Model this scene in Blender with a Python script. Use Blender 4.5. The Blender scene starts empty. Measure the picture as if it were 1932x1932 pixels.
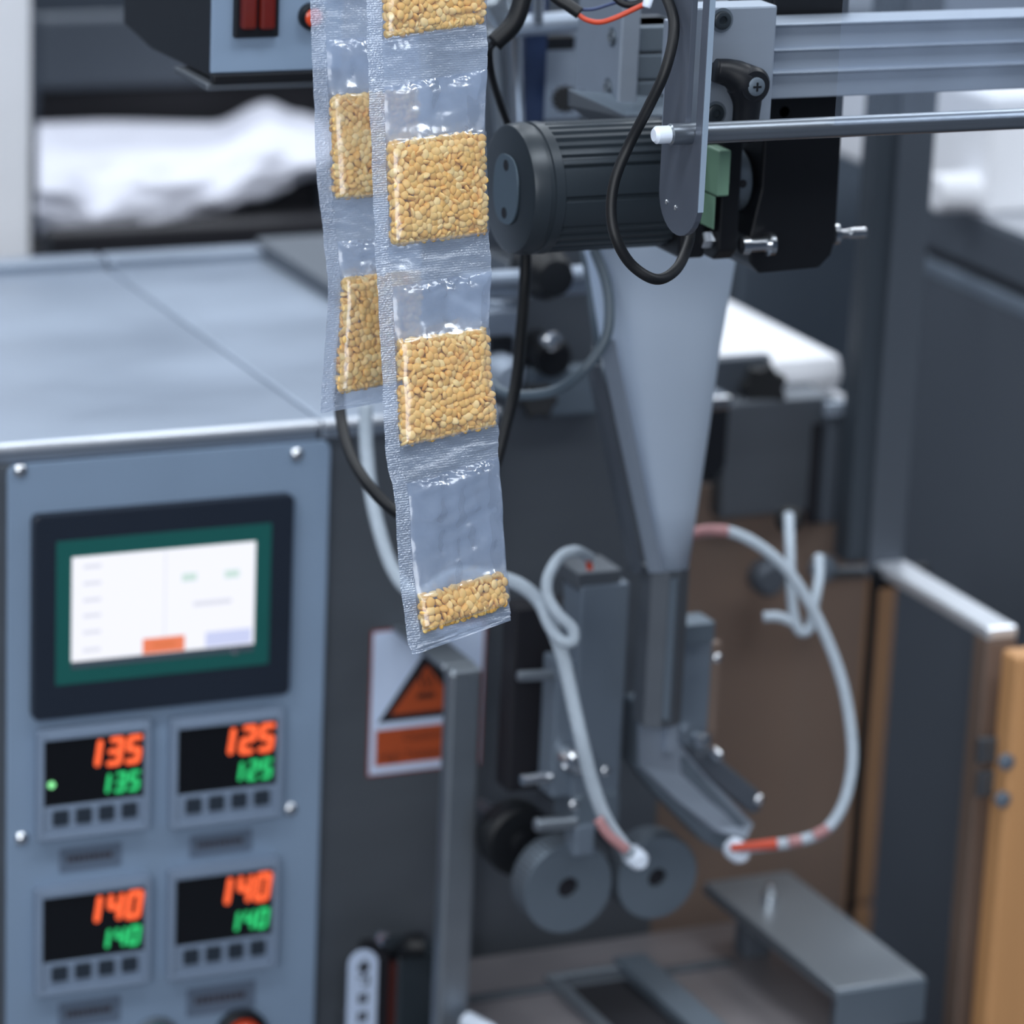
import bpy, bmesh, math, random
import numpy as np
from mathutils import Vector, noise

random.seed(7); np.random.seed(7)
S = bpy.context.scene
COL = S.collection

# ------------------------------------------------------------------ camera
IMG = 1932; FPX = 7000.0
YAW, PIT, ROL = math.radians(24.8), math.radians(16.8), math.radians(-2.52)
_cy, _sy, _cp, _sp = math.cos(YAW), math.sin(YAW), math.cos(PIT), math.sin(PIT)
FWD = Vector((_sy*_cp, _cy*_cp, -_sp)); _r = Vector((_cy, -_sy, 0)); _d = FWD.cross(_r)
RGT = math.cos(ROL)*_r + math.sin(ROL)*_d
DWN = -math.sin(ROL)*_r + math.cos(ROL)*_d
def ray(x, y): return FWD + RGT*((x-966)/FPX) + DWN*((y-966)/FPX)
CAM = Vector((0, 0, 1.0)) - ray(300, 1300)*2.2
def PD(x, y, d): return CAM + ray(x, y)*d                       # point at a distance along the view
def PY(x, y, Y): v = ray(x, y); return CAM + v*((Y-CAM.y)/v.y)   # point on a machine front plane
def PX(x, y, X): v = ray(x, y); return CAM + v*((X-CAM.x)/v.x)   # point on a machine side plane
def PZ(x, y, Z): v = ray(x, y); return CAM + v*((Z-CAM.z)/v.z)   # point on a level plane
def DEP(p): return (p-CAM).dot(FWD)

from mathutils import Matrix
cam = bpy.data.cameras.new('camera'); co = bpy.data.objects.new('camera', cam); COL.objects.link(co)
m = Matrix((RGT, -DWN, -FWD)).transposed().to_4x4(); m.translation = CAM
co.matrix_world = m
cam.sensor_width = 36; cam.lens = 36*FPX/IMG; cam.clip_start = .05; cam.clip_end = 50
cam.dof.use_dof = True; cam.dof.focus_distance = 1.765; cam.dof.aperture_fstop = 6.2
S.camera = co

# ------------------------------------------------------------------ light, exposure
S.view_settings.view_transform = 'Standard'; S.view_settings.look = 'None'
S.view_settings.exposure = 0.3; S.view_settings.gamma = 1.0; S.view_settings.use_curve_mapping = False
w = bpy.data.worlds.new('hall'); S.world = w; w.use_nodes = True
w.node_tree.nodes['Background'].inputs[0].default_value = (.62, .7, .84, 1)
w.node_tree.nodes['Background'].inputs[1].default_value = .12
S.cycles.transparent_max_bounces = 32
S.cycles.max_bounces = 8
S.cycles.sample_clamp_indirect = 4
def area(name, loc, target, sx, sy, power, col=(.89, .945, 1)):
    l = bpy.data.lights.new(name, 'AREA'); l.shape = 'RECTANGLE'; l.size = sx; l.size_y = sy
    l.energy = power; l.color = col
    o = bpy.data.objects.new(name, l); COL.objects.link(o); o.location = loc
    o.rotation_euler = (Vector(target)-Vector(loc)).to_track_quat('-Z', 'Y').to_euler()
    return o
for i, (x, y, e) in enumerate([(-1.6, -1.2, 24), (.3, -1.2, 24), (2.2, -1.2, 24), (-1.6, .9, 22), (.3, .9, 22), (2.2, .9, 24), (-1.6, 2.8, 24), (.3, 2.8, 26), (2.2, 2.8, 26)]):
    area('ceiling_panel_light', (x, y, 3.3), (x, y, 0), 1.3, .5, e)

area('window_band_light', (-1.2, -4.1, 2.5), (.2, 0, .9), 5.0, 1.7, 165, (.93, .965, 1))  # added fill light behind the camera for the machine fronts, not a real window

# ------------------------------------------------------------------ materials
def s2l(c): return tuple(((v/255)/12.92 if v/255 <= .04045 else ((v/255+.055)/1.055)**2.4) for v in c)
def mat(name, rgb, metal=0, rough=.5, var=.12, scale=(30, 30, 30), bump=0, emit=0, spec=.5, linear=False, sss=0, coat=0, rvar=0):
    m = bpy.data.materials.new(name); m.use_nodes = True; nt = m.node_tree; b = nt.nodes['Principled BSDF']
    c = rgb if linear else s2l(rgb)
    b.inputs['Metallic'].default_value = metal; b.inputs['Roughness'].default_value = rough
    b.inputs['Specular IOR Level'].default_value = spec
    if coat: b.inputs['Coat Weight'].default_value = coat; b.inputs['Coat Roughness'].default_value = .1
    tc = nt.nodes.new('ShaderNodeTexCoord'); mp = nt.nodes.new('ShaderNodeMapping'); mp.inputs['Scale'].default_value = scale
    nz = nt.nodes.new('ShaderNodeTexNoise'); nz.inputs['Scale'].default_value = 1; nz.inputs['Detail'].default_value = 4
    nt.links.new(tc.outputs['Object'], mp.inputs[0]); nt.links.new(mp.outputs[0], nz.inputs[0])
    mx = nt.nodes.new('ShaderNodeMix'); mx.data_type = 'RGBA'
    mx.inputs[6].default_value = tuple(v*(1-var) for v in c)+(1,); mx.inputs[7].default_value = tuple(min(1, v*(1+var)) for v in c)+(1,)
    nt.links.new(nz.outputs[0], mx.inputs[0]); nt.links.new(mx.outputs[2], b.inputs['Base Color'])
    if rvar:
        mr = nt.nodes.new('ShaderNodeMapRange'); mr.inputs[1].default_value = .3; mr.inputs[2].default_value = .7
        mr.inputs[3].default_value = max(.03, rough-rvar); mr.inputs[4].default_value = rough+rvar
        nt.links.new(nz.outputs[0], mr.inputs[0]); nt.links.new(mr.outputs[0], b.inputs['Roughness'])
    if bump:
        bp = nt.nodes.new('ShaderNodeBump'); bp.inputs['Strength'].default_value = bump; bp.inputs['Distance'].default_value = .001
        nt.links.new(nz.outputs[0], bp.inputs['Height']); nt.links.new(bp.outputs[0], b.inputs['Normal'])
    if emit:
        for k in (6, 7): mx.inputs[k].default_value = tuple(v*.06 for v in c)+(1,)
        b.inputs['Emission Color'].default_value = tuple(c)+(1,); b.inputs['Emission Strength'].default_value = emit
    return m
M = {}
M['steel_top'] = mat('brushed steel', (160, 171, 186), .8, .38, .10, (5, 9, 5), .02, rvar=.08)
M['edge'] = mat('pale steel and edge highlight', (225, 230, 238), .6, .3, .04)  # front edge highlight put into a pale colour; plain steel on the guard arm
M['steel'] = mat('satin steel', (150, 158, 166), .9, .42, .12, (4, 4, 40), .03)
M['steel_dark'] = mat('dull grey steel', (104, 110, 118), .75, .5, .15, (5, 5, 30), .03)
M['chrome'] = mat('polished steel', (215, 218, 222), 1, .18, .05)
M['upright'] = mat('dark painted upright', (56, 64, 73), .2, .5, .08)
M['pink'] = mat('faded red sleeve', (168, 122, 124), 0, .65, .15, (120, 120, 120))
M['stripe'] = mat('dull red stripe', (66, 24, 18), 0, .5, .1)
M['rod'] = mat('ground steel rod', (150, 158, 168), .9, .3, .06)
M['panel'] = mat('grey painted panel', (128, 148, 172), .1, .5, .05, (20, 20, 20))
M['alu'] = mat('anodised aluminium', (154, 165, 180), .55, .45, .06, (10, 80, 80), .02)
M['funnel'] = mat('matt bright steel', (202, 217, 236), .35, .42, .08, (3, 3, 14))
M['alu_dark'] = mat('aged aluminium', (110, 122, 134), .6, .5, .15, (12, 12, 12))
M['black'] = mat('black plastic', (19, 22, 28), 0, .45, .15, spec=.3)
M['blackm'] = mat('black anodised metal', (20, 22, 27), .3, .42, .15)
M['rubber'] = mat('black rubber', (11, 14, 19), 0, .5, .1, spec=.4)
M['motor'] = mat('dark grey motor enamel', (46, 54, 61), .2, .38, .1)
M['motor_plate'] = mat('grey motor plate', (95, 112, 125), .4, .45, .08)
M['bezel'] = mat('dark blue-grey bezel', (27, 35, 48), 0, .4, .05)
M['green_frame'] = mat('teal screen frame', (22, 88, 84), 0, .4, .05)
M['ctl'] = mat('grey controller housing', (124, 140, 162), 0, .4, .06)
M['ctl_btn'] = mat('dark rubber key', (36, 46, 58), 0, .5, .1)
M['window'] = mat('black display window', (10, 12, 17), 0, .16, .02)
M['nameplate'] = mat('engraved nameplate', (98, 112, 132), .2, .5, .08)
M['print'] = mat('dark print', (52, 48, 56), 0, .6, .1)
M['red_led'] = mat('red display segment', (255, 102, 56), 0, .5, .0, emit=1.05)
M['green_led'] = mat('green display segment', (50, 215, 125), 0, .5, .0, emit=.85)
M['lamp_green'] = mat('green lamp', (150, 255, 170), 0, .5, 0, emit=1.05)
M['screen'] = mat('lit screen', (246, 247, 255), 0, .3, 0, emit=.80)
M['screen_lilac'] = mat('lit lilac key', (205, 212, 246), 0, .3, 0, emit=.78)
M['screen_grey'] = mat('lit grey text', (222, 224, 236), 0, .3, 0, emit=.78)
M['screen_green'] = mat('lit pale green key', (205, 228, 222), 0, .3, 0, emit=.78)
M['screen_orange'] = mat('lit orange key', (238, 130, 92), 0, .3, 0, emit=.78)
M['screen_text'] = mat('lit brown text', (215, 120, 80), 0, .3, 0, emit=.78)
M['screen_strip'] = mat('unlit screen strip', (72, 84, 94), 0, .2, 0)
M['sticker_white'] = mat('white sticker', (185, 200, 225), 0, .5, .04)
M['sticker_orange'] = mat('orange print', (158, 68, 32), 0, .5, .06)
M['sticker_red'] = mat('red print', (140, 58, 50), 0, .5, .05)
M['ink'] = mat('black print', (22, 22, 26), 0, .5, .02)
M['ink_soft'] = mat('dark brown print', (58, 26, 18), 0, .5, .02)
M['red_wire'] = mat('red wire', (190, 62, 30), 0, .45, .08)
M['blue_wire'] = mat('blue wire', (35, 55, 95), 0, .45, .08)
M['white_wire'] = mat('white braided sleeve', (172, 184, 196), 0, .65, .12, (200, 200, 200), .3)
M['grey_tube'] = mat('grey air tube', (86, 100, 112), 0, .4, .08)
M['nylon'] = mat('white nylon', (225, 235, 250), 0, .4, .03, sss=.2)
M['pcb'] = mat('green terminal block', (116, 152, 130), 0, .5, .08)
M['smoke'] = mat('smoky grey plate', (84, 91, 104), .25, .35, .05)
M['smoke_edge'] = mat('pale plate edge', (150, 168, 188), .2, .4, .05)
M['blue_bar'] = mat('dark blue bar', (32, 47, 78), .2, .4, .1)
M['white_film'] = mat('white plastic sheeting', (196, 198, 210), 0, .5, .03)
M['white_paint'] = mat('white paint', (228, 230, 236), 0, .5, .03)
M['dark_box'] = mat('dark grey crate', (60, 68, 80), 0, .45, .15, (4, 4, 4))
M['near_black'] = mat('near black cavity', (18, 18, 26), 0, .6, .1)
M['wood'] = mat('pale planed wood', (196, 146, 98), 0, .6, .12, (60, 60, 4), .1)
M['wood_dark'] = mat('cardboard brown', (160, 124, 94), 0, .6, .12, (6, 6, 3))
M['bronze'] = mat('brown metal and painted reflection', (140, 121, 110), .45, .45, .3, (5, 5, 3))  # far wall's brown reflection put into base colour; plain brown metal elsewhere
M['slate'] = mat('slate grey enamel', (82, 89, 99), .3, .42, .05, (3, 3, 3))
M['slate_light'] = mat('light slate edge', (116, 128, 142), .4, .4, .05)
M['red_switch'] = mat('red rocker', (92, 24, 18), 0, .25, .1, coat=.4)
M['orange_button'] = mat('orange lens', (215, 70, 30), 0, .3, .05, coat=.3)
M['green_button'] = mat('green lens', (40, 110, 105), 0, .3, .05)
M['deck'] = mat('worn steel deck', (150, 145, 148), .6, .42, .25, (8, 8, 8), .05, rvar=.1)
M['floor'] = mat('grey concrete', (92, 96, 104), 0, .6, .15, (4, 4, 4))
M['wall'] = mat('dim wall paint', (96, 108, 124), 0, .8, .05)
M['wall_light'] = mat('pale wall paint', (140, 150, 165), 0, .8, .03)
M['ceiling'] = mat('ceiling paint', (150, 156, 165), 0, .8, .03)
M['brass'] = mat('dull brass', (190, 160, 110), .9, .4, .1)

def film_mat(name, haze, col=(.47, .57, .745), gloss=.05, groove=0, rough=.2, bump=.25):
    m = bpy.data.materials.new(name); m.use_nodes = True; nt = m.node_tree; nt.nodes.clear(); N = nt.nodes.new; L = nt.links.new
    out = N('ShaderNodeOutputMaterial'); tr = N('ShaderNodeBsdfTransparent'); df = N('ShaderNodeBsdfDiffuse'); tl = N('ShaderNodeBsdfTranslucent'); gl = N('ShaderNodeBsdfGlossy')
    tr.inputs[0].default_value = (.95, .97, 1, 1); df.inputs[0].default_value = col+(1,); tl.inputs[0].default_value = col+(1,)
    gl.inputs['Roughness'].default_value = rough; gl.inputs[0].default_value = (.95, .97, 1, 1)
    m1 = N('ShaderNodeMixShader'); m1.inputs[0].default_value = .5; L(df.outputs[0], m1.inputs[1]); L(tl.outputs[0], m1.inputs[2])
    m2 = N('ShaderNodeMixShader'); L(tr.outputs[0], m2.inputs[1]); L(m1.outputs[0], m2.inputs[2])
    at = N('ShaderNodeAttribute'); at.attribute_name = 'haze'
    nz = N('ShaderNodeTexNoise'); nz.inputs['Scale'].default_value = 70; nz.inputs['Detail'].default_value = 3
    tc = N('ShaderNodeTexCoord'); L(tc.outputs['Object'], nz.inputs[0])
    mr = N('ShaderNodeMapRange'); mr.inputs[1].default_value = .3; mr.inputs[2].default_value = .7; mr.inputs[3].default_value = .85; mr.inputs[4].default_value = 1.12
    L(nz.outputs[0], mr.inputs[0]); mm = N('ShaderNodeMath'); mm.operation = 'MULTIPLY'; L(at.outputs['Fac'], mm.inputs[0]); L(mr.outputs[0], mm.inputs[1])
    mm2 = N('ShaderNodeMath'); mm2.operation = 'MULTIPLY'; mm2.use_clamp = True; mm2.inputs[1].default_value = haze; L(mm.outputs[0], mm2.inputs[0])
    L(mm2.outputs[0], m2.inputs[0])
    lw = N('ShaderNodeLayerWeight'); lw.inputs[0].default_value = .35
    mg = N('ShaderNodeMath'); mg.operation = 'MULTIPLY_ADD'; mg.inputs[1].default_value = .16; mg.inputs[2].default_value = gloss; L(lw.outputs['Fresnel'], mg.inputs[0])
    m3 = N('ShaderNodeMixShader'); L(mg.outputs[0], m3.inputs[0]); L(m2.outputs[0], m3.inputs[1]); L(gl.outputs[0], m3.inputs[2])
    bp = N('ShaderNodeBump'); bp.inputs['Strength'].default_value = bump; bp.inputs['Distance'].default_value = .001
    if groove:
        uv = N('ShaderNodeAttribute'); uv.attribute_name = 'along'
        sn = N('ShaderNodeMath'); sn.operation = 'SINE'; sc = N('ShaderNodeMath'); sc.operation = 'MULTIPLY'; sc.inputs[1].default_value = groove
        L(uv.outputs['Fac'], sc.inputs[0]); L(sc.outputs[0], sn.inputs[0])
        ad = N('ShaderNodeMath'); ad.operation = 'MULTIPLY_ADD'; ad.inputs[1].default_value = .07; L(sn.outputs[0], ad.inputs[0])
        n2 = N('ShaderNodeTexNoise'); n2.inputs['Scale'].default_value = 900; L(tc.outputs['Object'], n2.inputs[0]); L(n2.outputs[0], ad.inputs[2])
        L(ad.outputs[0], bp.inputs['Height'])
    else:
        n2 = N('ShaderNodeTexNoise'); n2.inputs['Scale'].default_value = 160; n2.inputs['Detail'].default_value = 4; L(tc.outputs['Object'], n2.inputs[0]); L(n2.outputs[0], bp.inputs['Height'])
    L(bp.outputs[0], gl.inputs['Normal']); L(bp.outputs[0], df.inputs['Normal'])
    L(m3.outputs[0], out.inputs[0])
    return m
M['film'] = film_mat('clear sachet film', 1.0)
M['seal'] = film_mat('crimped sachet seal', 1.0, groove=6000, gloss=.08, rough=.28, bump=.45)
M['side'] = film_mat('sparkling crimped side seal', 1.0, groove=6000, gloss=.14, rough=.22, bump=.9)
M['web'] = film_mat('clear film web', 1.0, gloss=.04)

def lentil_mat():
    m = bpy.data.materials.new('yellow lentil'); m.use_nodes = True; nt = m.node_tree; b = nt.nodes['Principled BSDF']; N = nt.nodes.new; L = nt.links.new
    oi = N('ShaderNodeObjectInfo'); ge = N('ShaderNodeNewGeometry'); ad = N('ShaderNodeMath'); ad.operation = 'ADD'; fr = N('ShaderNodeMath'); fr.operation = 'FRACT'
    L(oi.outputs['Random'], ad.inputs[0]); L(ge.outputs['Random Per Island'], ad.inputs[1]); L(ad.outputs[0], fr.inputs[0])
    cr = N('ShaderNodeValToRGB'); e = cr.color_ramp.elements
    e[0].position = 0; e[0].color = s2l((234, 178, 92))+(1,); e[1].position = 1; e[1].color = s2l((248, 213, 148))+(1,)
    a = e.new(.35); a.color = s2l((237, 186, 102))+(1,); a = e.new(.7); a.color = s2l((242, 197, 120))+(1,)
    L(fr.outputs[0], cr.inputs[0]); L(cr.outputs[0], b.inputs['Base Color'])
    b.inputs['Roughness'].default_value = .5; b.inputs['Subsurface Weight'].default_value = .25; b.inputs['Subsurface Radius'].default_value = (.0025, .0015, .0006)
    b.inputs['Subsurface Scale'].default_value = 1.0
    return m
M['lentil'] = lentil_mat()

# ------------------------------------------------------------------ mesh helpers
def link(name, me, m, parent=None, label=None, bev=0, smooth=False, seg=2):
    o = bpy.data.objects.new(name, me); COL.objects.link(o)
    if m is not None and not me.materials: me.materials.append(m)
    if parent is not None:
        o.parent = parent
        top = parent
        while top.parent: top = top.parent
        me.transform(Matrix.Translation(-top.location)) if not me.get('local') else None
        me['local'] = 1
    if smooth:
        me.polygons.foreach_set('use_smooth', [True]*len(me.polygons))
    if bev:
        md = o.modifiers.new('edge', 'BEVEL'); md.width = bev; md.segments = seg; md.limit_method = 'ANGLE'; md.angle_limit = .7
        md.harden_normals = False
    if label: o['label'] = label
    return o
def thing(name, label, cat, loc, group=None):
    o = bpy.data.objects.new(name, None); COL.objects.link(o); o.location = loc; o.empty_display_size = .01
    o['label'] = label; o['category'] = cat
    if group: o['group'] = group
    return o
def tag(o, label, cat, group=None, kind=None):
    o['label'] = label; o['category'] = cat
    if group: o['group'] = group
    if kind: o['kind'] = kind
    return o
def fin(bm):
    bmesh.ops.recalc_face_normals(bm, faces=bm.faces[:])
    me = bpy.data.meshes.new('m'); bm.to_mesh(me); bm.free(); return me
def a_box(bm, lo, hi):
    x0, y0, z0 = (min(a, b) for a, b in zip(lo, hi)); x1, y1, z1 = (max(a, b) for a, b in zip(lo, hi))
    v = [bm.verts.new(p) for p in ((x0,y0,z0),(x1,y0,z0),(x1,y1,z0),(x0,y1,z0),(x0,y0,z1),(x1,y0,z1),(x1,y1,z1),(x0,y1,z1))]
    for f in ((0,3,2,1),(4,5,6,7),(0,1,5,4),(1,2,6,5),(2,3,7,6),(3,0,4,7)): bm.faces.new([v[i] for i in f])
def a_prism(bm, pts, off):
    """closed outline of 3-D points, extruded by the vector off"""
    off = Vector(off); a = [bm.verts.new(p) for p in pts]; b = [bm.verts.new(Vector(p)+off) for p in pts]; n = len(pts)
    bm.faces.new(a); bm.faces.new(b[::-1])
    for i in range(n): bm.faces.new((a[i], b[i], b[(i+1) % n], a[(i+1) % n]))
def frame_of(ax):
    ax = Vector(ax).normalized(); u = ax.cross(Vector((0, 0, 1)))
    if u.length < .05: u = ax.cross(Vector((0, 1, 0)))
    u.normalize(); return u, ax.cross(u).normalized()
def a_lathe(bm, p0, ax, prof, n=32):
    """prof: (distance along axis, radius)"""
    p0 = Vector(p0); ax = Vector(ax).normalized(); u, v = frame_of(ax); rings = []
    for t, r in prof:
        if r < 1e-6: rings.append([bm.verts.new(p0+ax*t)]); continue
        rings.append([bm.verts.new(p0+ax*t+(u*math.cos(2*math.pi*i/n)+v*math.sin(2*math.pi*i/n))*r) for i in range(n)])
    for a, b in zip(rings, rings[1:]):
        if len(a) == 1 and len(b) == 1: continue
        for i in range(n):
            j = (i+1) % n
            if len(a) == 1: bm.faces.new((a[0], b[i], b[j]))
            elif len(b) == 1: bm.faces.new((a[i], b[0], a[j]))
            else: bm.faces.new((a[i], b[i], b[j], a[j]))
    for rg in (rings[0], rings[-1]):
        if len(rg) > 1: bm.faces.new(rg)
def a_cyl(bm, p0, p1, r, n=24, ch=None):
    p0 = Vector(p0); p1 = Vector(p1); L = (p1-p0).length; c = min(r*.18, L*.3) if ch is None else ch
    a_lathe(bm, p0, p1-p0, [(0, r-c), (c, r), (L-c, r), (L, r-c)], n)
def spline(pts, k=8):
    pts = [Vector(p) for p in pts]; q = [pts[0]*2-pts[1]]+pts+[pts[-1]*2-pts[-2]]; out = []
    for i in range(1, len(q)-2):
        a, b, c, d = q[i-1:i+3]
        for j in range(k):
            t = j/k
            out.append(.5*((2*b)+(c-a)*t+(2*a-5*b+4*c-d)*t*t+(3*b-a-3*c+d)*t**3))
    out.append(pts[-1]); return out
def a_tube(bm, pts, r, n=12, k=8, smooth=True):
    P = spline(pts, k) if smooth else [Vector(p) for p in pts]
    R_ = r if callable(r) else (lambda t: r)
    t0 = (P[1]-P[0]).normalized(); u, _ = frame_of(t0); rings = []
    for i, p in enumerate(P):
        t = (P[min(i+1, len(P)-1)]-P[max(i-1, 0)]).normalized(); u = (u-t*u.dot(t)).normalized(); v = t.cross(u); rr = R_(i/(len(P)-1))
        rings.append([bm.verts.new(p+(u*math.cos(2*math.pi*j/n)+v*math.sin(2*math.pi*j/n))*rr) for j in range(n)])
    for a, b in zip(rings, rings[1:]):
        for j in range(n): bm.faces.new((a[j], b[j], b[(j+1) % n], a[(j+1) % n]))
    bm.faces.new(rings[0]); bm.faces.new(rings[-1])
def box(name, lo, hi, m, parent=None, bev=.001, label=None):
    bm = bmesh.new(); a_box(bm, lo, hi); return link(name, fin(bm), m, parent, label, bev)
def prism(name, pts, off, m, parent=None, bev=.0008, label=None):
    bm = bmesh.new(); a_prism(bm, pts, off); return link(name, fin(bm), m, parent, label, bev)
def cyl(name, p0, p1, r, m, parent=None, label=None, n=24, ch=None):
    bm = bmesh.new(); a_cyl(bm, p0, p1, r, n, ch); o = link(name, fin(bm), m, parent, label); soft(o); return o
def lathe(name, p0, ax, prof, m, parent=None, label=None, n=32):
    bm = bmesh.new(); a_lathe(bm, p0, ax, prof, n); o = link(name, fin(bm), m, parent, label); soft(o); return o
def tube(name, pts, r, m, parent=None, label=None, n=12, k=8):
    bm = bmesh.new(); a_tube(bm, pts, r, n, k); return link(name, fin(bm), m, parent, label, smooth=True)
def soft(o, ang=35):
    me = o.data; me.polygons.foreach_set('use_smooth', [True]*len(me.polygons))
    me.set_sharp_from_angle(angle=math.radians(ang))
def pbox(name, x0, y0, x1, y1, Y, th, m, parent=None, bev=.001, label=None):
    """box whose front face on plane Y runs between two picture corners; th goes back from Y (negative comes forward)"""
    a = PY(x0, y0, Y); b = PY(x1, y1, Y)
    return box(name, (a.x, Y, a.z), (b.x, Y+th, b.z), m, parent, bev, label)
def rrect(x0, z0, x1, z1, r, n=5):
    """rounded rectangle outline in (x, z)"""
    out = []
    for cx, cz, a0 in ((x1-r, z1-r, 0), (x0+r, z1-r, 90), (x0+r, z0+r, 180), (x1-r, z0+r, 270)):
        for i in range(n+1):
            a = math.radians(a0+90*i/n); out.append((cx+r*math.cos(a), cz+r*math.sin(a)))
    return out
def slabY(name, outline, Y, th, m, parent=None, bev=.0005, label=None):
    return prism(name, [(x, Y, z) for x, z in outline], (0, th, 0), m, parent, bev, label)
def screw(parent, p, ax, r, name='screw', m='chrome', kind='dome', owner=None):
    """screw head at p whose head looks along ax"""
    ax = Vector(ax).normalized()
    if kind == 'dome': prof = [(0, r), (r*.25, r), (r*.55, r*.75), (r*.7, r*.35), (r*.72, 0)]
    elif kind == 'socket': prof = [(0, r), (r*.8, r), (r*.95, r*.88), (r*.95, r*.5), (r*.35, r*.45), (r*.35, 0)]
    return lathe(name, p, ax, prof, M[m], parent, n=20)
FRONT = Vector((0, -1, 0)); LEFT = Vector((-1, 0, 0)); UP = Vector((0, 0, 1))

# ------------------------------------------------------------------ the hall
STL = {'floor': 'grey concrete hall floor', 'wall_back': 'pale hall wall behind the machines', 'wall_left': 'dim hall wall at the left', 'wall_right': 'pale hall wall at the right',
       'wall_front': 'dim hall wall facing the machines', 'ceiling': 'plain grey hall ceiling'}
def struct(o): o['kind'] = 'structure'; o['label'] = STL[o.name]; o['category'] = o.name.split('_')[0]; return o
struct(box('floor', (-4, -4.2, -.1), (4.5, 4, 0), M['floor'], bev=0))
struct(box('wall_back', (-4, 3.9, 0), (4.5, 4, 3.6), M['wall_light'], bev=0))
struct(box('wall_left', (-4.1, -4.2, 0), (-4, 4, 3.6), M['wall'], bev=0))
struct(box('wall_right', (4.5, -4.2, 0), (4.6, 4, 3.6), M['wall_light'], bev=0))
struct(box('wall_front', (-4, -4.3, 0), (4.5, -4.2, 3.6), M['wall'], bev=0))
struct(box('ceiling', (-4, -4.2, 3.6), (4.5, 4, 3.7), M['ceiling'], bev=0))

# ------------------------------------------------------------------ control cabinet and machine body
ZT = PY(300, 815, 0).z
XL = PY(-70, 900, 0).x; XS = PY(601, 900, 0).x
YR = PZ(330, 484, ZT).y
cab = thing('control_cabinet', 'grey steel control cabinet with broad brushed top and screen panel', 'cabinet', ((XL+XS)/2, .2, 0))
box('body', (XL, 0, .05), (XS-.0012, YR, ZT-.012), M['steel_dark'], cab, .002)
box('top_sheet', (XL-.002, -.001, ZT-.012), (XS-.0008, YR, ZT), M['steel_top'], cab, .002, 'brushed steel top')
cyl('front_edge', (XL-.002, -.001, ZT-.0026), (XS-.0010, -.001, ZT-.0026), .0028, M['edge'], cab, 'front edge highlight added as a pale rod', ch=.0002)  # pale rod added to draw the highlight along the top's front edge
box('rear_lip', (XL, YR-.02, ZT), (XS-.0012, YR, ZT+.006), M['steel_top'], cab, .002)
for px in (XL+.03, XS-.05):
    for py in (.04, YR-.06): cyl('foot', (px, py, 0), (px, py, .06), .018, M['rubber'], cab)
a = PY(12, 866, 0); b = PY(578, 1932, 0)
plate = slabY('panel_plate', rrect(a.x, ZT-.41, b.x+.004, PY(300, 853, 0).z, .006), 0, -.003, M['panel'], cab, .0008, 'blue-grey painted instrument panel')
for px, py in ((38, 888), (560, 857), (548, 1526), (41, 1582)):
    screw(plate, PY(px, py, -.003), FRONT, .0042)
# machine body right of the seam
XR = PY(935, 900, 0).x; XW = PY(1300, 1000, 0).x
mb = thing('packaging_machine', 'dark satin steel machine body between the control cabinet and the forming funnel', 'machine', ((XS+XR)/2, .2, 0))
box('body', (XS+.0012, .004, .05), (XR, YR, ZT-.012), M['steel_dark'], mb, .002)
box('top_sheet', (XS+.0008, -.001, ZT-.012), (XR, YR, ZT), M['steel_top'], mb, .002)
cyl('front_edge', (XS+.0008, -.001, ZT-.0026), (XR, -.001, ZT-.0026), .0028, M['edge'], mb, 'front edge highlight added as a pale rod', ch=.0002)  # same added highlight rod on the machine body
zw = PY(1100, 705, .02).z
box('front_wall', (XR, .02, .05), (XW, YR, zw), M['steel_dark'], mb, .002)
box('rear_lip', (XS+.001, YR-.02, ZT), (XR, YR, ZT+.006), M['steel_top'], mb, .002)
for px in (XS+.03, XW-.05):
    for py in (.06, YR-.06): cyl('foot', (px, py, 0), (px, py, .06), .018, M['rubber'], mb)

# ------------------------------------------------------------------ touch screen
YP = -.003
def zx(px, py, Y=YP): q = PY(px, py, Y); return q.x, q.z
x0, z1 = zx(57, 968); x1, z0 = zx(538, 1302)
ts = thing('touch_screen', 'lit touch screen in black bezel with teal frame on the instrument panel', 'screen', ((x0+x1)/2, YP, z0))
slabY('bezel', rrect(x0, z0, x1, z1, .004), YP, -.008, M['bezel'], ts, .001)
YB = YP-.008
gx0, gz1 = zx(106, 1022, YB); gx1, gz0 = zx(506, 1252, YB)
slabY('screen_frame', rrect(gx0, gz0, gx1, gz1, .001), YB, -.0006, M['green_frame'], ts, .0002, 'teal printed frame')
YB -= .0006
sx0, sz1 = zx(136, 1052, YB); sx1, sz0 = zx(478, 1214, YB)
disp = box('display', (sx0, YB-.0004, sz0), (sx1, YB, sz1), M['screen'], ts, 0, 'glowing white display')
box('display_strip', (sx0, YB-.0003, sz0-.0045), (sx1, YB, sz0-.0002), M['screen_strip'], ts, 0, 'grey strip under the display')
def onscreen(name, u0, v0, u1, v1, m):
    box(name, (sx0+(sx1-sx0)*u0, YB-.0007, sz1+(sz0-sz1)*v0), (sx0+(sx1-sx0)*u1, YB-.0003, sz1+(sz0-sz1)*v1), M[m], disp, 0)
onscreen('screen_key', .385, .845, .615, .992, 'screen_orange'); onscreen('screen_text', .44, .89, .565, .945, 'screen_text')
onscreen('screen_key', .73, .84, .985, .985, 'screen_lilac')
for u, v in ((.595, .25), (.83, .255)): onscreen('screen_key', u, v, u+.08, v+.075, 'screen_green')
onscreen('screen_text', .66, .53, .87, .575, 'screen_grey')
for k, v in enumerate((.08, .24, .40, .55, .71, .88)): onscreen('screen_text', .06, v, .155, v+.035, 'screen_grey')
onscreen('screen_line', .5, .0, .506, .84, 'screen_grey')
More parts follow.
